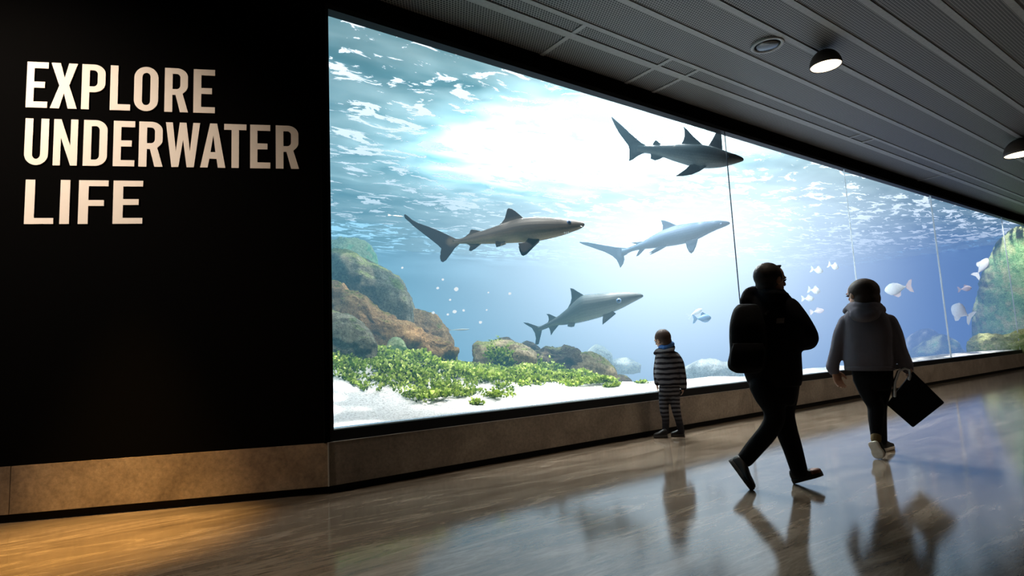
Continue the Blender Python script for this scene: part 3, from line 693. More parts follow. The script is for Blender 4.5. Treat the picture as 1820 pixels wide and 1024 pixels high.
shark(3.5306, 1000, 190, .6,
    [(1136, 326, 337), (1125, 316, 343), (1095, 302, 353), (1050, 288, 366), (1000, 270, 378), (950, 254, 383), (900, 243, 385), (850, 237, 381), (800, 235, 371), (750, 235, 356), (700, 236, 341), (650, 238, 323), (600, 240, 306), (550, 243, 294), (505, 243, 288), (470, 243, 280)],
    [([(522, 240), (495, 226), (470, 206), (430, 171), (370, 117), (325, 78), (304, 59), (308, 75), (325, 112), (350, 160), (388, 212), (412, 243), (419, 270), (418, 310), (417, 342), (440, 331), (475, 305), (518, 287)], 0),
     ([(738, 240), (757, 212), (765, 180), (763, 145), (756, 121), (785, 147), (820, 186), (885, 243), (830, 260)], 0),
     ([(560, 246), (570, 225), (580, 211), (592, 212), (625, 240), (600, 255)], 0),
     ([(552, 290), (554, 310), (550, 326), (580, 337), (605, 330), (640, 312), (620, 295)], 0)],
    [([(902, 248), (925, 215), (945, 178), (965, 133), (980, 134), (998, 140), (1001, 200), (1005, 270), (950, 275)], (955, 260), .5, False),
     ([(803, 372), (775, 405), (745, 432), (714, 458), (760, 452), (810, 438), (860, 412), (905, 384), (860, 370)], (855, 375), -.45, False)],
    S_C, 'grey shark with spread fins swimming highest, under the window\'s top edge', (1036, 312, 7), .85, .011)
S_D = shark_mat('grey_teal_shark_skin', (.05, .06, .062), (.17, .20, .20), (.03, .042, .05), -.35, .7)
rd = shark(3.4143, 820, 480, 2.4,
    [(1104, 154, 161), (1096, 147, 168), (1080, 142, 177), (1040, 136, 198), (980, 134, 230), (920, 136, 257), (860, 140, 282), (800, 146, 300), (740, 153, 315), (700, 180, 323), (660, 218, 330), (620, 253, 334), (580, 284, 336), (540, 308, 346), (510, 326, 358), (480, 340, 368), (465, 344, 372)],
    [([(492, 338), (465, 342), (440, 333), (405, 321), (373, 317), (395, 332), (428, 352), (446, 382), (453, 415), (448, 450), (460, 454), (470, 450), (478, 415), (490, 365)], 0),
     ([(640, 240), (662, 200), (669, 170), (666, 135), (660, 109), (680, 114), (705, 130), (745, 153), (720, 185)], 0),
     ([(523, 325), (531, 300), (527, 280), (515, 266), (535, 267), (585, 290), (560, 310)], 0),
     ([(530, 345), (539, 370), (544, 398), (558, 375), (590, 336), (560, 335)], 0)],
    [([(860, 275), (857, 300), (857, 333), (868, 315), (885, 297), (915, 283), (938, 266), (925, 256), (900, 252)], (890, 262), .4, True),
     ([(660, 300), (650, 325), (644, 342), (665, 346), (684, 343), (690, 325), (695, 300)], (680, 300), .3, True)],
    S_D, 'stout grey-teal shark swimming low over the middle rocks', (955, 187, 16), .8, .014)

# ------------------------------------------------------------------ small fish in the haze
M_FISH = flat('pale_fish', (.9, .92, .94), .5, .3); M_FISH_B = flat('blue_grey_fish', (.22, .34, .52), .5, .3); M_FISH_P = flat('pinkish_fish', (.75, .60, .62), .5, .3)
def fish(cx, cy, L, hgt, ang, yd, mat, label, tail=True, tail_mat=None, fin=True):
    fr = Frame(on_y(cx, cy, yd)); ca, sa = cos(radians(ang)), sin(radians(ang))
    def P(a, b, w=0):   # a along the fish (nose +), b upwards, in pixels
        return fr.q(cx + a * ca - b * sa, cy - (a * sa + b * ca), w)
    root = empty('fish', fr.a, label, 'fish', 'pale fish in the blue haze')
    bm = bmesh.new(); rings = []
    for k, h_ in ((-.5, .10), (-.42, .14), (-.3, .38), (-.12, .8), (.08, 1.0), (.25, .92), (.38, .62), (.46, .34), (.5, .08)):
        top, bot = P(k * L, hgt / 2 * h_), P(k * L, -hgt / 2 * h_); rings.append(ring((top + bot) / 2, fr.n * (top - bot).length * .26, (top - bot) / 2, 16))
    loft(bm, rings); bm_obj('fish_body', bm, mat, root)
    tk = fr.n * .006
    if tail:
        bm = bmesh.new(); pl = [(-.46, .1), (-.62, .45), (-.78, .55), (-.70, .0), (-.78, -.55), (-.62, -.45), (-.46, -.1)]
        fin_solid(bm, [P(a * L, b * hgt) for a, b in pl], None, [V((0, 0, 0))] * 7, tk); bm_obj('tail_fin', bm, tail_mat or mat, root, False)
    if fin:
        bm = bmesh.new(); pl = [(-.2, .3), (-.18, .62), (-.05, .75), (.2, .45)]
        fin_solid(bm, [P(a * L, b * hgt) for a, b in pl], None, [V((0, 0, 0))] * 4, tk); bm_obj('dorsal_fin', bm, tail_mat or mat, root, False)
    return root
fish(1251, 566, 26, 15, 4, 1.6, M_FISH_B, 'blue-grey fish left of the backpack')
fish(1238, 555, 24, 9, 28, 2.4, M_FISH, 'pale slanted fish just above the blue-grey fish')
fish(1454, 481, 18, 11, -12, 1.6, M_FISH, 'pale fish right of the man\'s head, left one of the upper pair')
fish(1483, 474, 16, 11, -20, 1.5, M_FISH, 'pale fish right of the man\'s head, right one of the upper pair')
fish(1449, 517, 18, 12, -10, 1.6, M_FISH, 'pale fish beside the man\'s collar, upper one of the lower pair')
fish(1438, 531, 18, 10, 0, 1.7, M_FISH, 'pale fish beside the man\'s collar, lower one of the lower pair')
fish(1455, 553, 20, 9, 8, 2.4, M_FISH_P, 'faint pinkish fish between the man and the woman')
fish(1592, 513, 40, 22, 190, .9, M_FISH, 'large white fish with pinkish tail right of the woman\'s head', True, M_FISH_P)
fish(1706, 553, 34, 26, 150, .9, M_FISH, 'white fish with trailing tail right of the white pane joint')
fish(1717, 513, 20, 10, 8, .9, M_FISH_P, 'small pink-tinged fish above the white fish near the pale pane joint')
fish(1747, 473, 32, 17, 55, .9, M_FISH, 'white fish nosing upwards beside the green rock face')
fish(818, 586, 34, 3.2, 2, 3.6, M_FISH, 'thin white fish beyond the right end of the orange-brown rocks', True, None, False)
fish(706, 384, 22, 3.0, -6, 1.5, M_FISH, 'sliver-thin white fish at the tip of the brown-grey shark\'s tail', True, None, False)
M_BUB = glow('glowing_speck', (.95, .98, 1), 1.1)  # specks glow by themselves in place of caught light
BUB = [(715, 476, 2.0), (787, 497, 2.2), (778, 512, 2.6), (811, 514, 4.0), (800, 533, 2.0), (770, 556, 2.6), (808, 554, 3.6), (824, 552, 2.4), (796, 559, 2.2), (854, 573, 2.8), (865, 551, 1.6), (906, 522, 2.6), (868, 520, 1.6), (745, 590, 1.5)]
for i, (px, py, r) in enumerate(BUB):
    fr = Frame(on_y(px, py, 2.6)); bm = bmesh.new(); rr = r * fr.u * .9
    ell(bm, fr.a, fr.r * rr * 1.15, fr.n * rr, V((0, 0, rr)), 2)
    for v in bm.verts: v.co += (v.co - fr.a) * .25 * noise.noise(v.co * (1.2 / rr))
    o = bm_obj('floating_speck', bm, M_BUB); base_origin(o, fr.a)
    tag(o, 'tiny white speck drifting in the blue water below the brown-grey shark', 'speck', 'white specks drifting below the brown-grey shark')

# ------------------------------------------------------------------ people
M_SKIN = flat('skin', (.42, .24, .17), .55, .3, var=.08); M_SKIN_D = flat('skin_shaded', (.36, .20, .14), .55, .3, var=.08)
M_HAIR_B = flat('dark_hair', (.018, .012, .010), .6, .2); M_HAIR_R = flat('brown_hair', (.026, .013, .009), .7, .3); M_HAIR_C = flat('chestnut_hair', (.035, .015, .009), .7, .3)
def cloth(name, c, var=.3, rough=.9):
    t = MT(name); p = t.coord(); f = t.noise(p, 6, 5); g = t.noise(p, 180, 2)
    col = t.mix(f, tuple(x * (1 - var) for x in c), tuple(x * (1 + var) for x in c))
    t.bsdf(col, rough, .1, normal=t.bump(t.math('MULTIPLY_ADD', g, .15, t.noise(t.coord('Object', (1, 1, .5)), 9, 3)), .5, .02)); return t.m
M_JACKET = cloth('black_jacket', (.006, .006, .008)); M_PANTS = cloth('black_trousers', (.005, .005, .006)); M_PACK = cloth('black_pack', (.003, .003, .0035))
M_HOODIE = cloth('grey_hoodie', (.12, .112, .135), .15); M_LEGG = cloth('black_leggings', (.005, .005, .006)); M_BAG = cloth('black_bag', (.004, .004, .005))
M_SHOE = flat('black_shoe', (.010, .009, .009), .6); M_SOLE_W = flat('white_sole', (.72, .66, .58), .6); M_SOLE_D = flat('dark_sole', (.03, .025, .022), .7); M_SHOE_B = flat('brown_shoe_toe', (.16, .055, .03), .6); M_SOCK = flat('ochre_shoe_heel', (.13, .09, .035), .8)
def stripes(name, a, b, per, duty=.45, low=None):
    t = MT(name); z = t.sep(t.coord())[2]; w = t.math('ADD', z, t.math('MULTIPLY', t.noise(t.coord(), 7, 2), .035))
    k = t.math('LESS_THAN', t.math('FRACT', t.math('DIVIDE', w, per)), duty); g = t.noise(t.coord(), 160, 2)
    c = t.mix(k, b, a)
    if low: c = t.mix(t.math('DIVIDE', t.math('SUBTRACT', low + .1, w), .16, clamp=True), c, (.022, .021, .026))
    t.bsdf(c, .9, .1, normal=t.bump(g, .3, .01)); return t.m
M_STR = stripes('striped_jersey', (.014, .013, .018), (.14, .135, .15), .066); M_STR_P = stripes('striped_trousers', (.02, .019, .024), (.13, .125, .14), .052, .5, .24)
M_SNOOD = flat('blue_snood', (.05, .15, .42), .8, var=.5, scale=18); M_LINING = flat('hood_lining', (.30, .24, .24), .8)

def hand(bm, wrist, d, palm_n, s=1.0, curl=.5, mirror=1):
    """palm, four unequal bent fingers and a thumb off the side of the palm; d = towards the fingertips"""
    d = d.normalized(); pn = (palm_n - d * palm_n.dot(d)).normalized(); sd = d.cross(pn) * mirror
    pc = wrist + d * .05 * s
    ell(bm, pc, sd * .040 * s, d * .052 * s, pn * .017 * s, 2)
    tube(bm, [(wrist - d * .04 * s, .026 * s), (wrist + d * .01 * s, .025 * s)], 12)
    for k, (off, L) in enumerate(((-.030, .072), (-.010, .082), (.010, .077), (.029, .060))):
        b0 = wrist + d * .092 * s + sd * off * s; p = b0; a = .15; pts = [(wrist + d * .06 * s + sd * off * s * .9, .0095 * s), (p, .0092 * s)]
        for j, q in enumerate((.45, .32, .23)):
            a += curl * (.55 + .35 * j); p = p + (d * cos(a) + pn * sin(a)) * L * q * s; pts.append((p, (.0088 - .0011 * j) * s))
        tube(bm, pts, 8)
    tb = wrist + d * .03 * s - sd * .030 * s
    tube(bm, [(tb, .013 * s), (tb - sd * .022 * s + d * .025 * s + pn * .012 * s, .0115 * s), (tb - sd * .028 * s + d * .052 * s + pn * .024 * s, .0095 * s)], 8)
def head(bm, c, look, up, r, hgt):
    """skull, jaw, nose, lips, brow and ears; look = facing direction"""
    f = (look - up * look.dot(up)).normalized(); s = f.cross(up).normalized()
    ell(bm, c + up * hgt * .12 - f * r * .05, s * r * .86, f * r * 1.02, up * hgt * .38)
    ell(bm, c - up * hgt * .2 + f * r * .22, s * r * .66, f * r * .68, up * hgt * .29)
    tube(bm, [(c + f * r * .92 + up * hgt * .06, r * .10), (c + f * r * 1.10 - up * hgt * .10, r * .15)], 8)
    for k in (-1, 1):
        ell(bm, c + s * k * r * .86 - up * hgt * .02 + f * r * .02, s * r * .10, f * r * .20, up * hgt * .13, 2)
        ell(bm, c + s * k * r * .36 + f * r * .86 + up * hgt * .07, s * r * .24, f * r * .12, up * hgt * .035, 2)
    ell(bm, c + f * r * .88 - up * hgt * .24, s * r * .26, f * r * .10, up * hgt * .035, 2)
    return f, s
def eyes(root, c, f, s, up, r, hgt):
    for k in (-1, 1):
        bm = bmesh.new(); ell(bm, c + s * k * r * .36 + f * r * .86 - up * hgt * .005, s * r * .15, f * r * .08, up * hgt * .03, 2); bm_obj('eye', bm, M_EYE_B, root)
def torso(bm, fr, rows, sup=2.4):
    """rows: (py, xl, xr, w, half depth)"""
    loft(bm, [ring((fr.q(a, y, w) + fr.q(b, y, w)) / 2, (fr.q(b, y, w) - fr.q(a, y, w)) / 2, fr.n * dp, 28, sup) for y, a, b, w, dp in spline(rows, 4)])
def limb(bm, fr, pts, n=16):
    """pts: (px, py, w, radius)"""
    s = spline(pts, 4); tube(bm, [(fr.q(x, y, w), r) for x, y, w, r in s], n)
def shoe(parent, heel, toe, up, width, mats, ankle_h=.085, sole=True, toe_mat=None):
    d = (toe - heel); L = d.length; d.normalize(); up = (up - d * up.dot(d)).normalized(); s = d.cross(up)
    bm = bmesh.new(); rs = []
    for k, w, h_ in ((.0, .45, .055), (.04, .68, .075), (.14, .80, ankle_h), (.30, .80, ankle_h * .95), (.45, .82, .068), (.62, .98, .052), (.80, .98, .043), (.92, .74, .036), (.99, .35, .028)):
        rs.append(ring(heel + d * L * k + up * (.018 + h_ * .5), s * width / 2 * w, up * h_ * .55, 20, 2.6))
    loft(bm, rs); o = bm_obj('shoe', bm, mats[0], parent)
    bm = bmesh.new(); rs = []
    for k, w in ((-.015, .4), (.03, .70), (.14, .84), (.32, .82), (.46, .82), (.62, 1.0), (.80, 1.0), (.93, .76), (1.01, .34)):
        rs.append(ring(heel + d * L * k + up * .016, s * width / 2 * w * 1.04, up * .018, 20, 5))
    loft(bm, rs); bm_obj('shoe_sole', bm, mats[1], o)
    return o

# ---- the man
def build_man():
    g = on_z(1385, 866); fr = Frame(g); q = fr.q; up = V((0, 0, 1))
    root = empty('person', g, 'man in black hooded jacket with a backpack striding to the right', 'person', None)
    look = fr.r * .80 + fr.n * .60
    bm = bmesh.new(); hc = q(1369, 499); r = 23.5 * fr.u; hh = 57 * fr.u
    f, s = head(bm, hc, look, (up * 1 + fr.r * .03).normalized(), r, hh)
    tube(bm, [(q(1366, 520), .058), (q(1366, 548), .07)], 16)
    torso(bm, fr, [(548, 1345, 1405, .04, .06), (570, 1340, 1412, .04, .10), (640, 1342, 1412, .05, .11), (690, 1345, 1410, .05, .11)])
    limb(bm, fr, [(1407, 552, -.06, .05), (1434, 600, -.08, .042), (1418, 612, .12, .035)])
    limb(bm, fr, [(1345, 552, .2, .05), (1352, 606, .32, .04), (1395, 612, .36, .034)])
    hand(bm, q(1412, 614, .16), fr.n * .5 - fr.r * .8, -fr.r * .5 - fr.n, 1.0, .8)
    hand(bm, q(1397, 612, .38), fr.r * .6 + fr.n * .3 + up * .1, -fr.n, 1.0, .7, -1)
    limb(bm, fr, [(1362, 690, -.04, .075), (1376, 745, -.06, .045), (1326, 815, .0, .035)])
    limb(bm, fr, [(1385, 690, .1, .075), (1398, 755, .12, .05), (1424, 838, .1, .035)])
    b = blob('person_body', bm, .008, M_SKIN, root, 2)
    eyes(root, hc, f, s, up, r, hh)
    # hair
    bm = bmesh.new()
    ell(bm, hc + up * hh * .13 - f * r * .16, s * r * .95, f * r * .98, up * hh * .40)
    ell(bm, hc - up * hh * .12 - f * r * .42, s * r * .78, f * r * .58, up * hh * .30)
    for k in range(5):
        a = (k - 2) * .2; tube(bm, [(hc + up * hh * .38 + f * r * .45 + s * r * a, r * .16), (hc + up * hh * (.43 + .02 * (k % 2)) + f * r * .70 + s * r * a, r * .05)], 6)
    blob('hair', bm, .007, M_HAIR_B, root, 2)
    # glasses temple
    bm = bmesh.new()
    tube(bm, [(hc + s * r * .90 + up * hh * .06, .004), (hc + s * r * .5 + f * r * .93 + up * hh * .02, .002), (hc - s * r * .5 + f * r * .93 + up * hh * .02, .002), (hc - s * r * .90 + up * hh * .06, .004)], 8)
    bm_obj('glasses', bm, M_SHOE, root)
    # jacket
    bm = bmesh.new()
    torso(bm, fr, [(508, 1347, 1388, .04, .075), (518, 1341, 1397, .04, .10), (530, 1336, 1408, .04, .12), (548, 1330, 1420, .04, .15), (570, 1326, 1424, .04, .17), (610, 1325, 1424, .05, .18), (650, 1320, 1426, .05, .18), (672, 1325, 1427, .05, .18), (686, 1331, 1424, .05, .17)], 2.5)
    limb(bm, fr, [(1404, 546, -.06, .075), (1423, 574, -.09, .078), (1437, 602, -.07, .074), (1425, 610, .08, .060), (1410, 613, .17, .05)])
    limb(bm, fr, [(1346, 550, .2, .075), (1350, 604, .32, .065), (1394, 612, .36, .05)])
    # hood bunched at the neck
    limb(bm, fr, [(1326, 536, -.02, .050), (1332, 521, .02, .048), (1350, 519, .0, .05), (1372, 524, -.09, .055), (1392, 528, -.06, .05)])
    blob('jacket', bm, .012, M_JACKET, root, 4)
    bm = bmesh.new()
    limb(bm, fr, [(1358, 684, -.03, .115), (1366, 704, -.05, .105), (1375, 726, -.06, .085), (1376, 746, -.06, .076), (1364, 769, -.04, .073), (1342, 795, -.01, .070), (1325, 816, .0, .064)])
    limb(bm, fr, [(1393, 680, .1, .12), (1393, 705, .1, .105), (1391, 735, .1, .090), (1398, 765, .1, .084), (1409, 798, .1, .074), (1420, 836, .08, .064)])
    torso(bm, fr, [(660, 1332, 1420, .05, .15), (685, 1331, 1419, .05, .16), (703, 1341, 1417, .04, .14), (720, 1356, 1412, .04, .10)])
    blob('trousers', bm, .012, M_PANTS, root, 4)
    # trailing foot stands on its toe, leading foot on its heel
    tz = on_z(1334, 872); heel = q(1297, 821, .0); toe = tz + V((0, 0, .002))
    d = (toe - heel).normalized(); nu = (fr.r * .85 + up * .5)
    shoe(root, heel, toe, nu, .105, (M_SHOE, M_SOLE_D))
    h2 = on_z(1411, 860) + V((0, 0, .004)); t2 = q(1463, 845, .10)
    o = shoe(root, h2, t2, up, .105, (M_SHOE, M_SOLE_D))
    o['label'] = 'black shoe with reddish-brown toe'
    dd = (t2 - h2); bm = bmesh.new(); ax = dd.normalized(); uu = (up - ax * up.dot(ax)).normalized(); ss = ax.cross(uu)
    loft(bm, [ring(h2 + dd * k + uu * (.018 + h_ * .5), ss * .0525 * w, uu * h_ * .57, 18, 2.6) for k, w, h_ in ((.72, 1.0, .050), (.82, .99, .046), (.93, .76, .040), (1.005, .37, .030))])
    bm_obj('toe_cap', bm, M_SHOE_B, o)
    # backpack
    bp = empty('backpack', q(1318, 662, -.25), 'bulging black backpack worn by the striding man', 'backpack', None)
    bm = bmesh.new()
    torso(bm, fr, [(541, 1312, 1346, -.16, .07), (552, 1303, 1352, -.18, .11), (575, 1297, 1360, -.2, .14), (600, 1296, 1364, -.2, .15), (625, 1297, 1364, -.2, .15), (645, 1293, 1362, -.2, .15), (656, 1296, 1358, -.2, .13), (663, 1308, 1350, -.2, .09)], 2.8)
    blob('pack_body', bm, .012, M_PACK, bp, 4)
    bm = bmesh.new(); torso(bm, fr, [(610, 1304, 1356, -.36, .03), (625, 1299, 1360, -.37, .05), (648, 1298, 1358, -.37, .05), (657, 1304, 1352, -.36, .03)], 3)
    bm_obj('front_pocket', bm, M_PACK, bp)
    bm = bmesh.new(); limb(bm, fr, [(1313, 548, -.2, .010), (1306, 554, -.2, .009), (1302, 562, -.2, .009), (1304, 570, -.2, .009)], 8); bm_obj('grab_loop', bm, M_SHOE, bp)
    for w0, xa in ((.0, 1402), (.27, 1352)):
        bm = bmesh.new(); limb(bm, fr, [(xa - 40 if w0 == 0 else xa - 20, 560, -.12 + w0 * .7, .018), (xa - 5, 534, -.05 + w0, .017), (xa + 14, 560, .10 + w0 * .6, .017), (xa + 10, 610, .13 + w0 * .4, .016)], 10); bm_obj('shoulder_strap', bm, M_PACK, bp)
    bm = bmesh.new(); obox(bm, q(1387, 570, -.155), fr.r * .028, fr.n * .006, (up * .02 + fr.r * .004)); bm_obj('strap_patch', bm, flat('patch', (.10, .09, .085), .7), bp, False)
    bm = bmesh.new(); obox(bm, q(1306, 612, -.36), fr.r * .014, fr.n * .01, up * .008); bm_obj('buckle', bm, M_EDGE, bp, False)
build_man()

# ---- the woman
def build_woman():
    g = on_z(1560, 812); fr = Frame(g); q = fr.q; up = V((0, 0, 1))
    root = empty('person', g, 'woman in grey hoodie and black leggings walking away', 'person', None)
    look = fr.n * .72 - fr.r * .7
    bm = bmesh.new(); hc = q(1533, 524); r = 22 * fr.u; hh = 46 * fr.u
    f, s = head(bm, hc, look, up, r, hh)
    tube(bm, [(q(1536, 540), .055), (q(1538, 562), .065)], 16)
    torso(bm, fr, [(562, 1515, 1570, 0, .07), (600, 1513, 1578, 0, .10), (650, 1515, 1580, 0, .11), (680, 1522, 1580, 0, .11)])
    limb(bm, fr, [(1508, 575, 0, .045), (1492, 620, 0, .04), (1482, 650, .0, .032), (1484, 660, -.01, .027)])
    limb(bm, fr, [(1582, 575, 0, .045), (1600, 620, 0, .04), (1613, 648, -.02, .028)])
    hand(bm, q(1484, 657, -.01), -up + fr.r * .15, fr.r * .6 - fr.n * .8, 1.2, .4, 1)
    hand(bm, q(1613, 645, -.02), -up * .9 + fr.r * .25, -fr.r, .95, 1.15, -1)
    limb(bm, fr, [(1540, 680, 0, .07), (1556, 730, -.02, .045), (1556, 782, -.05, .032)])
    limb(bm, fr, [(1566, 680, .02, .07), (1567, 730, .1, .045), (1568, 784, .2, .032)])
    blob('person_body', bm, .008, M_SKIN, root, 2)
    eyes(root, hc, f, s, up, r, hh)
    bm = bmesh.new()
    ell(bm, hc + up * hh * .12 - f * r * .16, s * r * .97, f * r * .98, up * hh * .42)
    ell(bm, hc - up * hh * .14 - f * r * .36, s * r * .90, f * r * .72, up * hh * .40)
    blob('hair', bm, .008, M_HAIR_R, root, 2)
    bm = bmesh.new()
    tube(bm, [(hc + s * r * .90 + up * hh * .05, .004), (hc + s * r * .5 + f * r * .94 + up * hh * .0, .003), (hc - s * r * .5 + f * r * .94 + up * hh * .0, .003), (hc - s * r * .90 + up * hh * .05, .004)], 8)
    bm_obj('glasses', bm, M_SHOE, root)
    # hoodie
    bm = bmesh.new()
    torso(bm, fr, [(545, 1516, 1560, 0, .09), (555, 1504, 1574, 0, .11), (567, 1499, 1584, 0, .13), (590, 1499, 1590, 0, .15), (620, 1499, 1591, 0, .16), (640, 1499, 1592, -.01, .165), (650, 1500, 1592, -.01, .165), (657, 1501, 1590, -.01, .155)], 2.5)
    limb(bm, fr, [(1505, 572, 0, .072), (1495, 595, 0, .072), (1488, 622, 0, .064), (1481, 645, 0, .058), (1480, 652, 0, .062), (1482, 659, 0, .052)])
    limb(bm, fr, [(1580, 572, 0, .072), (1590, 595, 0, .072), (1598, 620, 0, .064), (1608, 642, -.01, .058), (1611, 650, -.01, .060), (1613, 655, -.01, .050)])
    hd = bm
    blob('hoodie', bm, .011, M_HOODIE, root, 3)
    bm = bmesh.new()
    limb(bm, fr, [(1504, 553, .04, .035), (1512, 548, -.02, .042), (1522, 556, -.12, .045), (1536, 564, -.16, .048), (1552, 557, -.13, .045), (1564, 549, -.03, .042), (1568, 552, .04, .035)])
    limb(bm, fr, [(1514, 543, .02, .035), (1524, 543, -.09, .042), (1538, 546, -.12, .045), (1552, 543, -.09, .042), (1561, 543, .02, .035)])
    limb(bm, fr, [(1512, 545, .06, .04), (1536, 544, .12, .045), (1562, 545, .06, .04)])
    ell(bm, q(1537, 558, -.12), fr.r * .13, fr.n * .06, up * .085)
    blob('hood', bm, .010, M_HOODIE, root, 3)
    bm = bmesh.new(); torso(bm, fr, [(650, 1501, 1591, -.01, .168), (653, 1500, 1592, -.01, .172), (658, 1501, 1591, -.01, .168)], 2.5); bm_obj('waist_band', bm, M_HOODIE, root)
    bm = bmesh.new()
    torso(bm, fr, [(648, 1512, 1588, 0, .13), (665, 1514, 1588, 0, .15), (680, 1521, 1585, 0, .145), (692, 1527, 1581, 0, .12)])
    limb(bm, fr, [(1538, 672, -.02, .11), (1548, 702, -.03, .088), (1556, 722, -.03, .072), (1557, 745, -.05, .066), (1557, 778, -.08, .044)])
    limb(bm, fr, [(1565, 672, .02, .11), (1562, 705, .05, .088), (1562, 725, .08, .070), (1563, 748, .12, .064), (1568, 784, .2, .044)])
    blob('leggings', bm, .010, M_LEGG, root, 3)
    # near foot pushes off its toe, showing the sole; far foot is flat
    toe = on_z(1564, 817) + V((0, 0, .008)); heel = q(1549, 786, -.14)
    o = shoe(root, heel, toe, fr.n * .8 + up * .25 + fr.r * .35, .108, (M_SHOE, M_SOLE_W)); o['label'] = 'black shoe with thick white sole'
    h2 = on_z(1569, 803) + V((0, 0, .002)); t2 = h2 + (fr.n * .9 + fr.r * .30) * .25
    o = shoe(root, h2, t2, up, .10, (M_SHOE, M_SOLE_W)); o['label'] = 'black shoe with white sole edge'
    bm = bmesh.new(); tube(bm, [(q(1557, 781, -.09), .045), (q(1557, 774, -.085), .044)], 16); bm_obj('ankle_cuff', bm, M_SOCK, root)
    # bag
    B = lambda x, y, w=-.04: q(x, y, w)
    bag = empty('tote_bag', q(1622, 759, -.04), 'square black carrier bag swinging from the woman\'s right hand', 'bag', None)
    cs = [(1622, 660), (1678, 715), (1622, 759), (1576, 719)]
    bm = bmesh.new()
    c0 = V((0, 0, 0)); pts = [B(*c) for c in cs]
    fv = [bm.verts.new(p - fr.n * .05) for p in pts]; bv = [bm.verts.new(p + fr.n * .05) for p in pts]
    bm.faces.new(fv); bm.faces.new(bv[::-1])
    for i in range(4): bm.faces.new((fv[i], bv[i], bv[(i + 1) % 4], fv[(i + 1) % 4]))
    bmesh.ops.bevel(bm, geom=bm.edges[:], offset=.006, segments=2, affect='EDGES')
    bm_obj('bag_body', bm, M_BAG, bag, False)
    M_HND = flat('bag_handle_grey', (.45, .45, .47), .6)
    for w, (xa, ya), (xb, yb) in ((-.09, (1590, 704), (1610, 672)), (.01, (1588, 706), (1608, 674))):
        bm = bmesh.new(); tube(bm, [(B(xa, ya, w), .012), (B(xa + 1, 680, w), .010), (B(xa + 8, 660, w), .010), (B(1608, 655, w * .6 - .01), .010), (B(1616, 658, w * .6 - .01), .010), (B(xb + 8, 668, w), .011), (B(xb + 6, yb + 2, w), .012)], 8); bm_obj('bag_handle', bm, M_HND if w < 0 else M_BAG, bag)
build_woman()

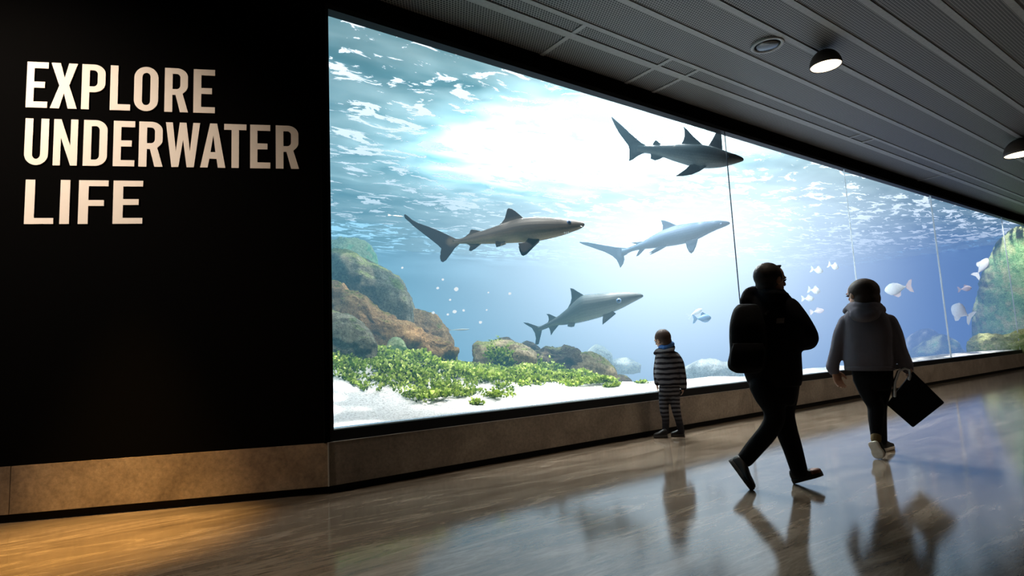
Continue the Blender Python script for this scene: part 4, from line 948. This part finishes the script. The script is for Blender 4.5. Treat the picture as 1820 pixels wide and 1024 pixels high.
# ---- the child
def build_child():
    g = on_z(1192, 777); fr = Frame(g); q = fr.q; up = V((0, 0, 1))
    root = empty('person', g, 'small child in grey and black striped clothes standing at the window', 'person', None)
    look = fr.n * .62 - fr.r * .75 - up * .25
    bm = bmesh.new(); hc = q(1178, 604); r = 14.0 * fr.u; hh = 34 * fr.u; hup = (up * .96 - fr.r * .20 + fr.n * .1).normalized()
    f, s = head(bm, hc, look, hup, r, hh)
    tube(bm, [(q(1180, 613), .045), (q(1183, 628), .05)], 14)
    torso(bm, fr, [(630, 1172, 1198, 0, .05), (650, 1171, 1206, 0, .07), (680, 1171, 1208, 0, .07), (700, 1174, 1208, 0, .07)])
    limb(bm, fr, [(1202, 638, 0, .038), (1210, 660, -.02, .033), (1213, 684, -.02, .026), (1214, 688, -.02, .022)])
    limb(bm, fr, [(1171, 636, .04, .038), (1168, 662, .08, .033), (1168, 682, .08, .026)])
    hand(bm, q(1214, 688, -.02), -up * 1 - fr.r * .1, -fr.r, .68, .35, -1)
    hand(bm, q(1168, 684, .08), -up, fr.r, .68, .4, 1)
    limb(bm, fr, [(1182, 700, 0, .055), (1181, 730, 0, .04), (1183, 768, 0, .03)])
    limb(bm, fr, [(1198, 700, .0, .055), (1202, 730, .0, .04), (1210, 766, .02, .03)])
    blob('person_body', bm, .007, M_SKIN, root, 2)
    eyes(root, hc, f, s, hup, r, hh)
    bm = bmesh.new()
    ell(bm, hc + hup * hh * .12 - f * r * .14, s * r * .96, f * r * 1.0, hup * hh * .42)
    ell(bm, hc - hup * hh * .12 - f * r * .45, s * r * .78, f * r * .56, hup * hh * .34)
    blob('hair', bm, .007, M_HAIR_C, root, 2)
    bm = bmesh.new()
    torso(bm, fr, [(621, 1172, 1196, 0, .06), (627, 1168, 1202, 0, .08), (635, 1166, 1206, 0, .095), (650, 1165, 1209, 0, .11), (665, 1164.5, 1210, 0, .115), (672, 1166, 1210, 0, .115), (680, 1170, 1211, 0, .115), (686, 1172, 1210, 0, .11)], 2.5)
    limb(bm, fr, [(1200, 633, 0, .058), (1207, 645, -.01, .06), (1211, 662, -.02, .054), (1214, 678, -.02, .048), (1214.5, 688, -.02, .044)])
    limb(bm, fr, [(1172, 634, .04, .055), (1168, 660, .08, .05), (1168.5, 680, .08, .042)])
    blob('jacket', bm, .010, M_STR, root, 3)
    bm = bmesh.new()   # hood folded down on the shoulders
    limb(bm, fr, [(1165, 628, .0, .028), (1170, 623, -.03, .03), (1182, 626, -.09, .035), (1193, 622, -.06, .035), (1196, 617, .0, .03)])
    blob('hood', bm, .009, M_STR, root, 3)
    bm = bmesh.new(); limb(bm, fr, [(1174, 618, .05, .030), (1175, 617, -.03, .034), (1184, 617, -.065, .038), (1193, 612, -.02, .038), (1194, 612, .05, .034)])
    blob('snood', bm, .008, M_SNOOD, root, 3)
    bm = bmesh.new()
    torso(bm, fr, [(676, 1173, 1208, 0, .09), (690, 1171, 1209, 0, .10), (699, 1172, 1207, 0, .09), (705, 1175, 1205, 0, .06)])
    limb(bm, fr, [(1180, 700, 0, .066), (1180, 718, 0, .060), (1181, 732, 0, .056), (1183, 745, 0, .046), (1183, 767, 0, .042)])
    limb(bm, fr, [(1199, 700, 0, .066), (1200, 718, 0, .060), (1202, 730, 0, .055), (1206, 746, .01, .046), (1211, 767, .02, .042)])
    blob('trousers', bm, .010, M_STR_P, root, 3)
    h1 = on_z(1187, 778) + V((0, 0, .001)); shoe(root, h1, h1 - fr.r * .17 - fr.n * .02, up, .085, (M_SHOE, M_SOLE_D), .085)
    h2 = on_z(1217, 776) + V((0, 0, .001)); shoe(root, h2, h2 - fr.r * .165 - fr.n * .01, up, .085, (M_SHOE, M_SOLE_D), .085)
build_child()

# ------------------------------------------------------------------ light
w = bpy.data.worlds.new('world'); SC.world = w; w.use_nodes = True
bg = w.node_tree.nodes['Background']; bg.inputs[0].default_value = (.80, .91, 1, 1); bg.inputs[1].default_value = 1.6
def lamp(name, ty, loc, target, energy, color, **kw):
    l = bpy.data.lights.new(name, ty); l.energy = energy; l.color = color
    for k, v in kw.items(): setattr(l, k, v)
    o = bpy.data.objects.new(name, l); COL.objects.link(o); o.location = loc
    o.rotation_euler = (V(target) - V(loc)).to_track_quat('-Z', 'Y').to_euler(); return o
lamp('sun', 'SUN', (5, 3, 20), (3.6, 2.4, 0), 20.0, (1, .97, .90), angle=radians(2))
lamp('skylight_glow', 'AREA', (6.6, 3.3, 6.5), (7.0, 4.0, 0), 15000, (.97, .99, 1), shape='ELLIPSE', size=4.8, size_y=3.0)
for x in (1.3, 3.0, 4.7):
    lamp('tank_fill', 'SPOT', (x, .32, 4.98), (x + .25, 1.5, .8), 1000, (1, .97, .9), spot_size=radians(75), spot_blend=.9, shadow_soft_size=.06)  # added fill for the fronts of sand and seaweed, no fixture there
for x in (20.0, 21.8, 23.6):
    lamp('tank_fill', 'SPOT', (x, .32, 4.98), (x + .9, 1.1, 1.6), 650, (1, .98, .9), spot_size=radians(80), spot_blend=.9, shadow_soft_size=.06)  # more added fill, brightens the mossy cliff
# hall: warm wall washer on the lettering, downlight pool by the plinth, dim downlights behind the camera
lamp('lettering_spot', 'SPOT', left_wall_pt(-3.4, 4.5, 2.2), left_wall_pt(-2.6, 2.8, 0), 620, (1, .84, .68), spot_size=radians(84), spot_blend=.9, shadow_soft_size=.05)
lamp('plinth_downlight', 'SPOT', left_wall_pt(-1.6, 4.6, .95), left_wall_pt(-1.55, 0, .72), 3600, (1, .58, .17), spot_size=radians(32), spot_blend=1, shadow_soft_size=.04)
lamp('hall_downlight', 'SPOT', (-2.4, -2.8, 4.6), (-2.2, -2.6, 0), 330, (1, .62, .22), spot_size=radians(75), spot_blend=1, shadow_soft_size=.15)
for x, y in ((2.6, -2.3), (6.2, -2.3), (10.5, -2.3)):
    lamp('wall_side_fill', 'SPOT', (x, y, 4.6), (x, y + .5, 0), 150, (1, .82, .62), spot_size=radians(64), spot_blend=1, shadow_soft_size=.15)  # added fill to warm the floor strip along the window
for x, y in ((8, -6), (13, -6), (18, -6)):
    lamp('hall_downlight', 'SPOT', (x, y, 4.6), (x, y + 2.2, 0), 240, (1, .84, .68), spot_size=radians(120), spot_blend=1, shadow_soft_size=.15)

SC.view_settings.view_transform = 'Standard'
SC.view_settings.look = 'None'
SC.view_settings.exposure = 0
cy = SC.cycles
cy.use_denoising = True
cy.transparent_max_bounces = 24; cy.max_bounces = 8; cy.diffuse_bounces = 4; cy.glossy_bounces = 4; cy.volume_bounces = 0
cy.sample_clamp_indirect = 8; cy.caustics_reflective = False; cy.caustics_refractive = False
